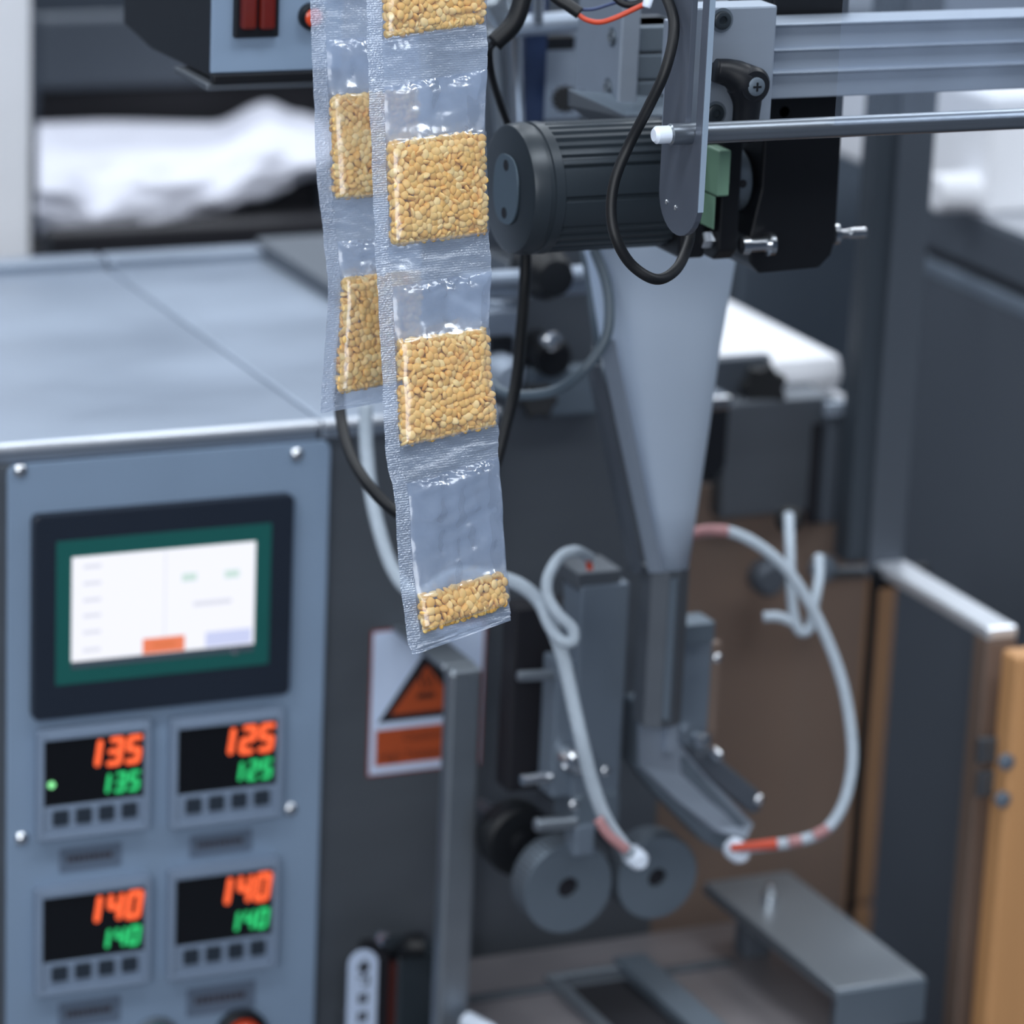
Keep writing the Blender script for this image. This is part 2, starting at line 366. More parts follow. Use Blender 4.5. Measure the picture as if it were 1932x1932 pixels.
lathe('indicator_lamp', PY(443, 1227, YB), FRONT, [(0, .0026), (.0006, .0026), (.0009, .0012), (.001, 0)], M['chrome'], ts, n=16)

# ------------------------------------------------------------------ temperature controllers
SEG = {'0': 'abcdef', '1': 'bc', '2': 'abged', '3': 'abgcd', '4': 'fgbc', '5': 'afgcd'}
def capsule(p, q, r, n=6):
    (x0, z0), (x1, z1) = p, q; a = math.atan2(z1-z0, x1-x0); out = []
    for i in range(n+1): t = a-math.pi/2+math.pi*i/n; out.append((x1+r*math.cos(t), z1+r*math.sin(t)))
    for i in range(n+1): t = a+math.pi/2+math.pi*i/n; out.append((x0+r*math.cos(t), z0+r*math.sin(t)))
    return out
def digit(ch, x, z, w_, h, r, Y, m, parent):
    sl = .14
    def pt(u, v): return (x+u*w_+v*h*sl, z+v*h)
    seg = {'a': ((0, 1), (1, 1)), 'b': ((1, 1), (1, .5)), 'c': ((1, .5), (1, 0)), 'd': ((0, 0), (1, 0)), 'e': ((0, .5), (0, 0)), 'f': ((0, 1), (0, .5)), 'g': ((0, .5), (1, .5))}
    bm = bmesh.new()
    for k, s in enumerate(SEG[ch]):
        (u0, v0), (u1, v1) = seg[s]; g = .10
        a = pt(u0+(u1-u0)*g, v0+(v1-v0)*g); b = pt(u1+(u0-u1)*g, v1+(v0-v1)*g)
        a_prism(bm, [(px, Y-k*.00002, pz) for px, pz in capsule(a, b, r)], (0, -.0003, 0))
    return link('digit', fin(bm), m, parent)
def controller(x0, z1, side, hgt, text, label, lamp):
    t = thing('temperature_controller', label, 'controller', (x0+side/2, YP, z1-hgt))
    x1 = x0+side; z0 = z1-hgt; th = .009; Y = YP-th
    bm = bmesh.new()
    wx0, wx1 = x0+side*.055, x1-side*.045; wz1, wz0 = z1-hgt*.085, z1-hgt*.70
    # hollow bezel frame: four bars and the lower key field
    a_box(bm, (x0, YP, z0), (wx0, Y, z1)); a_box(bm, (wx1, YP, z0), (x1, Y, z1))
    a_box(bm, (wx0, YP, wz1), (wx1, Y, z1)); a_box(bm, (wx0, YP, z0), (wx1, Y, z0+hgt*.06)); a_box(bm, (wx0, YP, z0+hgt*.06), (wx1, Y+.0022, wz0))
    link('bezel', fin(bm), M['ctl'], t, None, .0008)
    box('display_window', (wx0, Y+.003, wz0), (wx1, YP, wz1), M['window'], t, 0, 'black glossy readout window')
    D = Y+.0026
    ww, wh = wx1-wx0, wz1-wz0
    for k, ch in enumerate(text):
        digit(ch, wx0+ww*(.455+.185*k)-(.03*ww if ch == '1' else 0), wz0+wh*.55, ww*.105, wh*.35, side*.0245, D, M['red_led'], t)
        digit(ch, wx0+ww*(.575+.138*k)-(.02*ww if ch == '1' else 0), wz0+wh*.13, ww*.078, wh*.25, side*.0155, D, M['green_led'], t)
    if lamp: lathe('status_lamp', (wx0+ww*.08, D, wz0+wh*.33), FRONT, [(0, side*.03), (.0004, side*.03), (.0008, 0)], M['lamp_green'], t, n=16)
    for k in range(4):
        bx = x0+side*(.135+.205*k)
        slabY('key', rrect(bx, z0+hgt*.125, bx+side*.145, z0+hgt*.265, .0012, 3), Y+.0024, -.0016, M['ctl_btn'], t, .0003)
    return t
C0 = [((73, 1384), (285, 1366), (75, 1590), '135', True, 'temperature controller reading 135 with glowing green dot, under the touch screen'),
      ((326, 1362), (536, 1343), (328, 1566), '125', False, 'temperature controller reading 125 in red and green'),
      ((70, 1682), (286, 1648), (72, 1884), '140', False, 'lower left of the four temperature controllers, reading 140 twice'),
      ((322, 1646), (528, 1622), (326, 1852), '140', False, 'lower right temperature controller reading 140, above the reddish nameplate')]
for tl, tr, bl, txt, lamp, lab in C0:
    Y = YP-.009; a = PY(*tl, Y); b = PY(*tr, Y); c = PY(*bl, Y)
    controller(a.x, a.z, b.x-a.x, a.z-c.z, txt, lab, lamp)
NP = [((112, 1602), (228, 1632), 'engraved nameplate below the controller that shows the glowing green dot'), ((358, 1577), (474, 1604), 'engraved nameplate between the two right-hand temperature controllers'),
      ((110, 1893), (226, 1925), 'grey nameplate at the bottom edge left of the push buttons'), ((352, 1866), (480, 1900), 'reddish engraved nameplate above the orange push button')]
for (ax_, ay), (bx_, by), lab in NP:
    a = PY(ax_, ay, YP); b = PY(bx_, by, YP)
    t = thing('nameplate', lab, 'label', ((a.x+b.x)/2, YP, b.z))
    slabY('plate', rrect(a.x, b.z, b.x, a.z, .0008, 2), YP, -.0008, M['nameplate'], t, .0002)
    hh = a.z-b.z; ww = b.x-a.x
    bm = bmesh.new(); xx = a.x+ww*.12
    for k in range(9):
        cw = ww*(.05+.03*((k*7) % 3)/2)
        a_box(bm, (xx, YP-.0011, b.z+hh*.42), (xx+cw, YP-.0007, b.z+hh*.66)); xx += cw+ww*.018
    link('lettering', fin(bm), M['print'], t)
p = PY(452, 1948, YP)
t = thing('push_button', 'orange push button in a black collar at the bottom edge', 'button', (p.x, YP, p.z))
lathe('collar', (p.x, YP, p.z), FRONT, [(0, .0165), (.006, .0165), (.008, .0145), (.008, .0125), (.002, .0120)], M['black'], t)
lathe('cap', (p.x, YP-.002, p.z), FRONT, [(0, .0118), (.012, .0118), (.0145, .0095), (.0152, 0)], M['orange_button'], t)
p = PY(292, 1958, YP)
t = thing('push_button', 'green push button just cut off by the bottom edge', 'button', (p.x, YP, p.z))
lathe('collar', (p.x, YP, p.z), FRONT, [(0, .0145), (.003, .0145), (.004, .0125), (.004, .0105), (.001, .0100)], M['alu_dark'], t)
lathe('cap', (p.x, YP-.001, p.z), FRONT, [(0, .0098), (.005, .0098), (.0065, .0078), (.007, 0)], M['green_button'], t)

# ------------------------------------------------------------------ warning sticker
YS = .0035
x0, z1 = zx(701, 1190, YS); x1, _ = zx(917, 1180, YS); _, z0 = zx(692, 1466, YS)
st = thing('warning_sticker', 'white hot-surface warning sticker with orange triangle on the dark machine body', 'sticker', ((x0+x1)/2, YS, z0))
box('border', (x0, YS, z0), (x1, YS-.0003, z1), M['sticker_red'], st, 0, 'thin red border')
e = .0012
box('ground', (x0+e, YS-.0003, z0+e), (x1-e, YS-.0005, z1-e), M['sticker_white'], st, 0)
ax_, az = zx(806, 1222, YS); bx_, bz = zx(712, 1364, YS); cx_ = 2*ax_-bx_
prism('triangle', [(ax_, YS-.0005, az), (bx_, YS-.0005, bz), (cx_, YS-.0005, bz)], (0, -.0002, 0), M['ink'], st, 0, 'black triangle outline')
k = .006
prism('triangle_fill', [(ax_, YS-.0007, az-k*1.9), (bx_+k*1.35, YS-.0007, bz+k*.75), (cx_-k*1.35, YS-.0007, bz+k*.75)], (0, -.0002, 0), M['sticker_orange'], st, 0, 'orange triangle field')
bm = bmesh.new(); hz = bz+.013
a_box(bm, (ax_-.006, YS-.0009, hz), (ax_+.006, YS-.0010, hz+.0035))
for dx in (-.0035, 0, .0035):
    a_prism(bm, [(ax_+dx+math.sin(i*.9)*.0011+s*.0007, YS-.0009, hz+.0065+i*.0013) for s, rng in ((-1, range(8)), (1, range(7, -1, -1))) for i in rng], (0, -.0001, 0))
link('symbol', fin(bm), M['ink_soft'], st)
bx0, bz1 = zx(709, 1378, YS); bx1 = cx_; _, bz0 = zx(706, 1446, YS)
box('text_band', (bx0, YS-.0005, bz0), (bx1, YS-.0007, bz1), M['sticker_orange'], st, 0, 'orange text band')
def lettering(txt, x, z, Y, size, m, parent, align='CENTER', rot=(math.pi/2, 0, 0), name='lettering'):
    c = bpy.data.curves.new(name, 'FONT'); c.body = txt; c.size = size; c.align_x = align; c.align_y = 'CENTER'; c.extrude = .00004
    c.materials.append(m); o = bpy.data.objects.new(name, c); COL.objects.link(o)
    bpy.context.view_layer.update(); me = bpy.data.meshes.new_from_object(o.evaluated_get(bpy.context.evaluated_depsgraph_get()))
    bpy.data.objects.remove(o); me.transform(Matrix.Translation((x, Y, z)) @ Matrix.Rotation(math.pi/2, 4, 'X'))
    return link(name, me, m, parent)
lettering('Caution!', (bx0+bx1)/2, bz1-.0065, YS-.00075, .0078, M['ink_soft'], st)
lettering('High Temperature', (bx0+bx1)/2, bz0+.0055, YS-.00075, .0078, M['ink_soft'], st)

# ------------------------------------------------------------------ left guard frame (arm + post)
ZG = PY(800, 1175, 0).z
f0 = PZ(852, 1268, ZG); f1 = PZ(915, 1262, ZG); YGF = (f0.y+f1.y)/2
gx0_, gx1_ = PY(851, 1268, YGF).x, PY(913, 1262, YGF).x
g = thing('guard_frame', 'grey steel guard post with level arm, standing in front of the warning sticker', 'guard', (gx0_, YGF, 0))
box('post', (gx0_, YGF, 0), (gx1_, YGF+.012, ZG), M['steel'], g, .0025)
box('arm', (gx0_, YGF+.012, ZG-.004), (gx1_, .0036, ZG), M['steel'], g, .0015)

# ------------------------------------------------------------------ right guard frame, wooden board
XG = PX(1900, 1185, .528).x
pn = PY(1885, 1185, YGF-.01); ZG2 = pn.z; XG = pn.x-.008
gr = thing('guard_frame', 'steel guard with bright sloping arm in front of the slate cabinet', 'guard', (XG, 0, 0))
xg1 = PY(1922, 1180, YGF-.01).x
pb = PX(1650, 1035, XG)
box('arm', (XG, YGF-.01, ZG2-.008), (xg1, pb.y+.01, ZG2), M['edge'], gr, .002, 'bright polished arm')
box('front_post', (XG+.0, YGF-.01, 0), (xg1, YGF+.006, ZG2-.008), M['bronze'], gr, .0015)
ub = PY(1640, 1040, pb.y)
ux0 = PY(1624, 700, pb.y).x; ux1 = PY(1660, 700, pb.y).x
box('upright', (ux0, pb.y, ZG2), (ux1+.02, pb.y+.02, PY(1650, -250, pb.y).z), M['upright'], gr, .002, 'tall dark upright')
box('upright_flange', (ux1, pb.y-.004, ZG2-.01), (ux1+.026, pb.y, PY(1650, -250, pb.y).z), M['slate'], gr, .001)
cyl('seal_strip', (PY(1628, 1400, pb.y).x, pb.y, .0), (PY(1628, 1400, pb.y).x, pb.y, ZG2), .0032, M['rubber'], gr)
box('clip', (PY(1638, 1085, pb.y).x, pb.y-.012, PY(1638, 1102, pb.y).z), (PY(1735, 1085, pb.y).x, pb.y-.004, PY(1638, 1068, pb.y).z), M['black'], gr)
YW = YGF-.02
wb0 = PY(1888, 1222, YW)
wbd = thing('wooden_board', 'upright pale wooden board at the right edge with two grey bolts', 'board', (wb0.x+.03, YW, 0))
box('board', (wb0.x, YW-.02, 0), (wb0.x+.075, YW-.0005, wb0.z), M['wood'], wbd, .003)
for px, py in ((1896, 1436), (1889, 1507)):
    p = PY(px, py, YW-.02); lathe('bolt', p, FRONT, [(0, .0052), (.003, .0052), (.0042, .003), (.0045, 0)], M['slate_light'], wbd, n=16)
for py in (1412, 1474):
    a = PY(1842, py-22, YW); b = PY(1866, py+22, YW); box('hinge', (a.x, YW-.006, b.z), (wb0.x, YW-.0005, a.z), M['steel_dark'], wbd)

# ------------------------------------------------------------------ slate cabinet at right, background behind it
XC = .74
e0 = PX(1736, 367, XC); ZC = e0.z
sc_ = thing('slate_cabinet', 'large slate grey cabinet with bright worktop at the right', 'cabinet', (XC+.3, e0.y-.4, 0))
g1 = PX(1736, 462, XC).z; g2 = PX(1736, 482, XC).z
box('worktop', (XC, e0.y-.95, g1), (XC+.8, e0.y, ZC), M['slate'], sc_, .003)
box('top_sheet', (XC+.001, e0.y-.949, ZC), (XC+.8, e0.y-.001, ZC+.002), M['chrome'], sc_, .001, 'bright polished top')
box('seam', (XC+.006, e0.y-.94, g2), (XC+.79, e0.y-.005, g1), M['near_black'], sc_, 0)
box('rail', (XC, e0.y-.95, g2-.012), (XC+.8, e0.y, g2), M['slate_light'], sc_, .002)
box('body', (XC+.001, e0.y-.949, .0), (XC+.8, e0.y-.001, g2-.012), M['slate'], sc_, .002)
# white roll and stack on its top
p = PZ(1780, 352, ZC+.014)
t = tag(cyl('paper_roll', (PZ(1736, 357, ZC+.015).x, p.y-.03, ZC+.0165), (PZ(1828, 345, ZC+.015).x, p.y-.03, ZC+.0165), .0145, M['white_paint']), 'small white roll lying on the slate cabinet top', 'roll')
a = PZ(1822, 395, ZC+.002)
tag(box('carton', (a.x+.004, a.y-.02, ZC+.002), (a.x+.32, a.y+.28, PY(1822, 175, a.y).z), M['white_paint'], bev=.004), 'large white carton standing on the slate cabinet behind the roll', 'carton')
# steel frame and pale things behind the rail
bgx = thing('rear_cabinet', 'tall grey steel cabinet in the blurred background behind the upright', 'cabinet', (.62, .85, 0))
a = PY(1395, 0, .8); b = PY(1790, 0, .8)
box('body', (a.x, .8, 0), (b.x, 1.2, PY(1500, 20, .8).z), M['slate'], bgx, .004)
box('door', (a.x+.01, .79, .1), (b.x-.01, .8, PY(1500, 50, .8).z), M['slate_light'], bgx, .003)
t = thing('wooden_crate', 'brown wooden crate low in the background behind the upright', 'crate', (.6, .24, 0))
YK = .22; a = PY(1600, 900, YK); b = PY(1694, 1100, YK)
nb = 3; zt_ = PY(1660, 862, YK).z
for k in range(nb):
    box('plank', (a.x, YK, k*zt_/nb+.002), (b.x, YK+.03, (k+1)*zt_/nb-.002), M['wood_dark'], t, .002)
box('back_panel', (a.x+.01, YK+.03, 0), (b.x, YK+.10, zt_), M['wood_dark'], t, .002)

# ------------------------------------------------------------------ background left: pillar, crate, sheeting
YB2 = .95
zb = PY(300, 520, YB2-.15).z
tb = thing('packing_table', 'plain grey table in the blurred background behind the cabinet', 'table', (.3, 1.1, 0))
box('table_top', (-.2, .72, zb-.03), (.46, 1.6, zb), M['alu_dark'], tb)
for px in (-.17, .43):
    for py in (.75, 1.57): box('leg', (px-.02, py-.02, 0), (px+.02, py+.02, zb-.03), M['steel_dark'], tb)
a = PY(52, 30, YB2); b = PY(640, 30, YB2)
dk = thing('dark_crate', 'dark grey crate behind the white sheeting in the background', 'crate', ((a.x+b.x)/2, YB2+.15, zb))
zc = a.z
box('back', (a.x, YB2+.29, zb), (b.x, YB2+.30, zc+.012), M['dark_box'], dk)
box('floor_panel', (a.x, YB2, zb), (b.x, YB2+.29, zb+.01), M['near_black'], dk)
box('side', (a.x, YB2, zb+.01), (a.x+.01, YB2+.29, zc), M['dark_box'], dk)
box('side', (b.x-.01, YB2, zb+.01), (b.x, YB2+.29, zc), M['dark_box'], dk)
z5 = PY(300, 165, YB2).z
box('front_upper', (a.x+.01, YB2, z5), (b.x-.01, YB2+.01, zc), M['slate'], dk, .006)
box('front_lower', (a.x+.01, YB2+.012, zb+.01), (b.x-.01, YB2+.022, z5), M['near_black'], dk)
# white sheeting, sagging like a hammock
bm = bmesh.new(); nu, nv = 60, 26; grid = []
def lin(tab, x):
    for (xa, ya), (xb, yb) in zip(tab, tab[1:]):
        if x <= xb: t = (x-xa)/(xb-xa); t = t*t*(3-2*t); return ya+(yb-ya)*t
    return tab[-1][1]
topc = [(60, 232), (200, 228), (400, 232), (505, 192), (560, 212), (650, 240)]
botc = [(60, 440), (110, 435), (175, 462), (260, 435), (400, 408), (480, 382), (590, 335), (650, 300)]
for i in range(nu+1):
    x = 70+(650-70)*i/nu; row = []
    for j in range(nv+1):
        v = j/nv; y = lin(topc, x)*(1-v)+lin(botc, x)*v
        Y = YB2-.02-.13*math.sin(v*math.pi*.62) + .010*noise.noise(Vector((i*.12, j*.35, 1)))+.006*noise.noise(Vector((i*.4, j*.9, 4)))*(v**2)
        row.append(bm.verts.new(PY(x, y, Y)))
    grid.append(row)
for i in range(nu):
    for j in range(nv): bm.faces.new((grid[i][j], grid[i+1][j], grid[i+1][j+1], grid[i][j+1]))
sh = link('plastic_sheeting', fin(bm), M['white_film'], smooth=True); md = sh.modifiers.new('thick', 'SOLIDIFY'); md.thickness = .004
tag(sh, 'white plastic sheeting sagging over the dark crate in the background', 'sheeting')
bm = bmesh.new(); a_box(bm, (PY(95, 400, YB2-.19).x, YB2-.19, zb), (PY(640, 400, YB2-.19).x, YB2-.165, PY(400, 425, YB2-.19).z)); a_box(bm, (PY(95, 400, YB2-.19).x, YB2-.165, zb), (PY(640, 400, YB2-.19).x, YB2-.015, zb+.006))
tag(link('black_bin', fin(bm), M['near_black'], bev=.01), 'low black bin under the white sheeting', 'bin')
pl = thing('white_pillar', 'broad white upright at the top left edge of the picture', 'post', (.1, .7, 0))
a = PY(-60, 100, .66); b = PY(62, 100, .66)
box('shaft', (a.x, .66, 0), (b.x, .76, 2.6), M['white_paint'], pl, .006)
box('base_plate', (a.x-.02, .64, 0), (b.x+.02, .78, .012), M['white_paint'], pl, .002)

# ------------------------------------------------------------------ switch box, top left
dH = 1.92
ph = PD(400, 100, dH); YH = ph.y; XH = ph.x
hb = thing('switch_box', 'black switch box with silver face plate and red rockers at the top left', 'switch box', (XH+.06, YH+.05, PY(500, 150, YH).z))
zb1 = PY(500, 132, YH).z; zb2 = PY(500, 152, YH).z; zt1 = zb1+.16
side = [PX(398, 150, XH), PX(398, 118, XH)]
o1 = [(398, 148), (284, 93), (232, 45), (232, -60), (398, -60)]
pts = [PX(x, y, XH) for x, y in o1]; xr = PY(640, 60, YH).x
pts[0].y = YH; pts[-1] = Vector((XH, YH, zt1)); pts[3] = Vector((XH, pts[2].y, zt1)); pts[4] = Vector((XH, YH, zt1))
prism('housing', pts, (xr-XH, 0, 0), M['black'], hb, .0015)
pbox('face_plate', 403, -300, 640, 128, YH, -.003, M['panel'], hb, .0006, 'silver face plate')
a = PY(395, 138, YH); box('bottom_rail', (a.x, YH-.006, zb2), (xr, YH, zb1-.0005), M['blackm'], hb)
a = PX(352, 152, XH); b = PX(398, 156, XH)
box('tray_lip', (XH-.004, YH-.003, zb2-.004), (xr, a.y+.01, zb2), M['steel_dark'], hb)
Y = YH-.003
sw = pbox('switch_frame', 441, -90, 521, 67, Y, -.004, M['black'], hb, .0008)
pbox('rocker', 452, -85, 479, 54, Y-.002, -.006, M['red_switch'], hb, .002, 'dark red rocker')
pbox('rocker', 487, -85, 514, 54, Y-.002, -.006, M['red_switch'], hb, .002, 'dark red rocker')
p = PY(586, 30, Y)
lathe('button_ring', p, FRONT, [(0, .0072), (.004, .0072), (.0055, .006), (.0055, .005), (.001, .005)], M['black'], hb)
lathe('button_cap', p+FRONT*.001, FRONT, [(0, .0049), (.004, .0049), (.005, .0035), (.0053, 0)], M['orange_button'], hb)

# ------------------------------------------------------------------ rail, bearing blocks, rod, slotted plate
XP = PD(1322, 250, 1.76).x
rodp = PX(1302, 252, XP); YRod = rodp.y; zr = rodp.z
rl = PY(1240, 254, YRod).x
rod = thing('idler_rod', 'polished steel roller rod with white nylon end cap running to the right edge', 'rod', (rl, YRod, zr))
cyl('shaft', (rl+.006, YRod, zr), (PY(2150, 215, YRod).x, YRod, zr), .0052, M['rod'], rod)
lathe('end_cap', (rl-.001, YRod, zr), (1, 0, 0), [(-.001, .003), (.0005, .0043), (.0145, .0043), (.016, .0036)], M['nylon'], rod, 'white nylon end cap')
# slotted plate: side-on plate, outline in (y, z) on plane XP
near = PX(1324, 250, XP).y; far = PX(1249, 250, XP).y
zbt = PX(1272, 442, XP).z; ztp = PX(1290, -120, XP).z
s0 = PX(1300, 250, XP); s1 = PX(1275, 250, XP); sw_ = abs(s1.y-s0.y)/2*.8; sc_y = YRod
sp_ = thing('slotted_plate', 'tall grey slotted plate with rounded lower end, in front of the motor', 'plate', (XP, (near+far)/2, zbt))
yc = (near+far)/2; hw = (far-near)/2; bm = bmesh.new(); TH = .0032
slot_b = zr-.003; outer = []; inner = []
def ring(yc_, hw_, zb_, zt_, n=14):
    o = [(yc_+hw_*math.cos(math.pi+math.pi*i/n), zb_+hw_*.9+hw_*.9*math.sin(math.pi+math.pi*i/n)) for i in range(n+1)]
    return o+[(yc_+hw_, zt_), (yc_-hw_, zt_)]
O = ring(yc, hw, zbt, ztp); I = ring(sc_y, sw_, slot_b, ztp-.004)
def vs(lst, x): return [bm.verts.new((x, y, z)) for y, z in lst]
Of, If, Ob, Ib = vs(O, XP), vs(I, XP), vs(O, XP+TH), vs(I, XP+TH); n = len(O)
for i in range(n):
    j = (i+1) % n
    bm.faces.new((Of[i], Of[j], If[j], If[i])); bm.faces.new((Ob[i], Ib[i], Ib[j], Ob[j]))
    bm.faces.new((Of[i], Ob[i], Ob[j], Of[j])); bm.faces.new((If[i], If[j], Ib[j], Ib[i]))
link('plate', fin(bm), M['smoke'], sp_, None, .0004)
box('front_edge', (XP+.0002, near-.0007, zbt+hw*.75), (XP+TH-.0002, near-.0001, ztp), M['smoke_edge'], sp_, 0, 'pale cut edge')
for px, py in ((1258, 381), (1275, 392)):
    screw(sp_, PX(px, py, XP), LEFT, .0013, 'pin')
# aluminium extrusion behind
dR = 1.93
YM = PD(958, 357, 1.88).y; YRl = YM-.066
x0r = PY(1300, 100, YRl).x; x1r = PY(2200, 80, YRl).x
zt_r = PY(1500, 44, YRl).z; zm_r = PY(1500, 140, YRl).z; zb_r = PY(1500, 188, YRl).z
ex = thing('aluminium_rail', 'wide horizontal aluminium rail with long grooves at the top right', 'rail', ((x0r+x1r)/2, YRl, zb_r))
zg = [PY(1500, y, YRl).z for y in (44, 50, 92, 97, 134, 141, 188)]
for k in range(0, 6, 2):
    box('rail_rib', (x0r, YRl, zg[k+1]), (x1r, YRl+.02, zg[k] if k else zt_r), M['alu'], ex, .0008)
box('web', (x0r, YRl+.003, zb_r), (x1r, YRl+.03, zt_r-.001), M['alu'], ex, .0008)
# front plate with two socket screws
YPt = YRl-.018
fp = thing('mounting_plate', 'silver mounting plate with two black socket screws and clamp lever', 'plate', (PY(1380, 240, YPt).x, YPt, PY(1380, 240, YPt).z))
a = PY(1400, 12, YPt); b = PY(1452, 262, YPt); box('plate', (PY(1284, 120, YPt).x, YPt, b.z), (b.x, YPt+.0175, a.z), M['alu'], fp, .0012)
def sock(parent, p, ax, r, name='socket_screw'):
    lathe('counterbore', Vector(p)-Vector(ax)*.0002, ax, [(0, r*1.35), (.0005, r*1.35), (.0005, r*1.02), (.0001, r)], M['alu_dark'], parent, n=24)
    lathe(name, p, ax, [(0, r), (.0014, r), (.0018, r*.85), (.0018, r*.5), (.0003, r*.45), (.0003, 0)], M['motor'], parent, 'dark socket head', n=20)
sock(fp, PY(1362, 38, YPt), FRONT, .0045); sock(fp, PY(1349, 214, YPt), FRONT, .0045)
# clamp lever
YLv = YPt-.004
hub = PY(1408, 158, YPt-.012)
lv = thing('clamp_lever', 'black clamping lever with cross-head screw on the silver mounting plate', 'lever', (hub.x, YPt, PY(1408, 240, YPt).z))
lathe('stud', PY(1352, 135, YPt), FRONT, [(0, .0052), (.012, .0052), (.014, .004)], M['black'], lv)
arm_pts = [PY(1350, 133, YPt-.010), PY(1375, 137, YPt-.011), PY(1400, 153, YPt-.012), PY(1409, 185, YPt-.012), PY(1407, 225, YPt-.011), PY(1404, 262, YPt-.010)]
tube('handle', arm_pts, lambda t: .0058+.0026*math.exp(-((t-.42)/.2)**2)+.001*t, M['black'], lv, n=18)
lathe('hub', hub+Vector((.0012, .006, 0)), FRONT, [(0, .0092), (.011, .0092), (.0135, .0075), (.0138, .0048), (.0132, .0046)], M['black'], lv)
hs = hub+Vector((.0012, -.0076, 0))
lathe('screw', hs, FRONT, [(0, .0046), (.001, .0046), (.0016, .0034), (.0017, 0)], M['alu_dark'], lv, 'grey cross-head screw', n=20)
bm = bmesh.new(); c = hs+FRONT*.0017
a_box(bm, c+Vector((-.0022, -.0002, -.0005)), c+Vector((.0022, .0003, .0005))); a_box(bm, c+Vector((-.0005, -.00025, -.0022)), c+Vector((.0005, .0003, .0022)))
link('cross_recess', fin(bm), M['black'], lv)
# left bearing block: its left side faces us
XB = PD(1168, 130, 1.95).x
kn = PX(1168, 130, XB); kf = PX(1086, 130, XB)
zbn = PX(1168, 200, XB).z; ztn = PX(1168, -80, XB).z
bb = thing('bearing_block', 'silver aluminium bearing block with two screws in its left side', 'block', (XB+.01, kn.y, zbn))
prism('block', [(XB, kn.y, zbn), (XB, kf.y, zbn), (XB, kf.y, ztn), (XB, kn.y, ztn)], (PY(1205, 130, kn.y).x-XB, 0, 0), M['alu'], bb, .001)
for px, py in ((1155, 70), (1147, 165)):
    p = PX(px, py, XB); lathe('counterbore', p+Vector((.0002, 0, 0)), LEFT, [(0, .0052), (.0005, .0052), (.0005, .0042), (.0002, .004)], M['alu_dark'], bb, n=24)
    lathe('socket_screw', p, LEFT, [(0, .0038), (.0013, .0038), (.0016, .003), (.0016, .0018), (.0003, .0016), (.0003, 0)], M['steel'], bb, n=20)
cr = thing('rail_carriage', 'grey slotted carriage between the bearing block and the slotted plate', 'carriage', (PY(1225, 200, kn.y+.01).x, kn.y, zbn))
yk = kn.y+.008
zz = [PY(1225, y, yk).z for y in (50, 98, 103, 150, 154, 196)]
xa, xb = PY(1205, 120, yk).x+.0003, PY(1290, 120, yk).x
for k in (0, 2, 4): box('carriage_block', (xa, yk, zz[k+1]), (xb, yk+.03, zz[k]), M['alu_dark'], cr, .0008)
box('core', (xa, yk+.004, zz[5]), (xb, yk+.034, zz[0]), M['steel_dark'], cr, 0)

# ------------------------------------------------------------------ motor
dM = 1.88
mc = PD(958, 357, dM); YM = mc.y; ZM = mc.z
RM = 122*dM/FPX/math.cos(PIT)*.985
xm1 = PY(1238, 345, YM).x
mo = thing('motor', 'round dark grey ribbed motor right of the front sachet strip', 'motor', (mc.x, YM, ZM-RM))
lathe('end_cap', (mc.x, YM, ZM), (1, 0, 0), [(0, RM*.9), (.0008, RM*.96), (.003, RM*.985), (.009, RM), (.0095, RM*.97), (.0115, RM*.97), (.012, RM), (.017, RM), (.0175, RM*.985)], M['motor'], mo, n=64)
bm = bmesh.new(); n = 192; L0, L1 = mc.x+.0172, xm1; ra = []
for x in (L0, L1):
    rg = []
    for i in range(n):
        a = 2*math.pi*i/n; dg = math.degrees(a) % 360
        rr = RM*.985
        if (i % 5) in (0, 1) and not (150 < dg < 172 or 186 < dg < 204): rr -= .0016
        rg.append(bm.verts.new((x, YM+rr*math.cos(a), ZM+rr*math.sin(a))))
    ra.append(rg)
for i in range(n): bm.faces.new((ra[0][i], ra[1][i], ra[1][(i+1) % n], ra[0][(i+1) % n]))
bm.faces.new(ra[0]); bm.faces.new(ra[1])
link('ribbed_body', fin(bm), M['motor'], mo)
ov = []
for i in range(40):
    a = 2*math.pi*i/40; ca, sa = math.cos(a), math.sin(a)
    ov.append((mc.x-.0001, YM+.0105+math.copysign(abs(ca)**.8, ca)*.0150-.010, ZM+math.copysign(abs(sa)**.8, sa)*.0178))
prism('end_plate', ov, (-.0012, 0, 0), M['motor_plate'], mo, .0003, 'oval grey end plate')
for dz in (.0123, -.0123):
    lathe('hole', (mc.x-.0012, YM+.0005, ZM+dz), LEFT, [(0, .0029), (.0003, .0029), (.0003, .002), (.0001, 0)], M['near_black'], mo, n=16)
# gear box, terminal block, black plates
xg0 = xm1+.0003; xg1_ = PY(1318, 400, YM-.02).x
gb = thing('gear_box', 'black square gear box between the motor and the tall black plate', 'gearbox', ((xg0+xg1_)/2, YM, PY(1300, 492, YM-.03).z))
zgb = PY(1280, 490, YM-.03).z; zgt = PY(1280, 285, YM-.03).z
box('case', (xg0, YM-.03, zgb), (xg1_, YM+.03, zgt), M['blackm'], gb, .002)
cyl('neck', (xg0, YM-.012, zgt-.004), (xg0, YM-.012, zgt+.012), .0045, M['black'], gb)
xk0 = xg1_+.0003
XK = PY(1382, 380, YM-.035).x
tb_ = thing('terminal_block', 'pale green terminal block behind the slotted plate', 'terminal block', (xk0, YM-.02, PY(1330, 424, YM-.03).z))
zt0, zt1_ = PY(1330, 424, YM-.034).z, PY(1330, 276, YM-.034).z
xq = PY(1357, 330, YM-.034).x
xe = xk1_ = PY(1300, 330, YM-.04).x
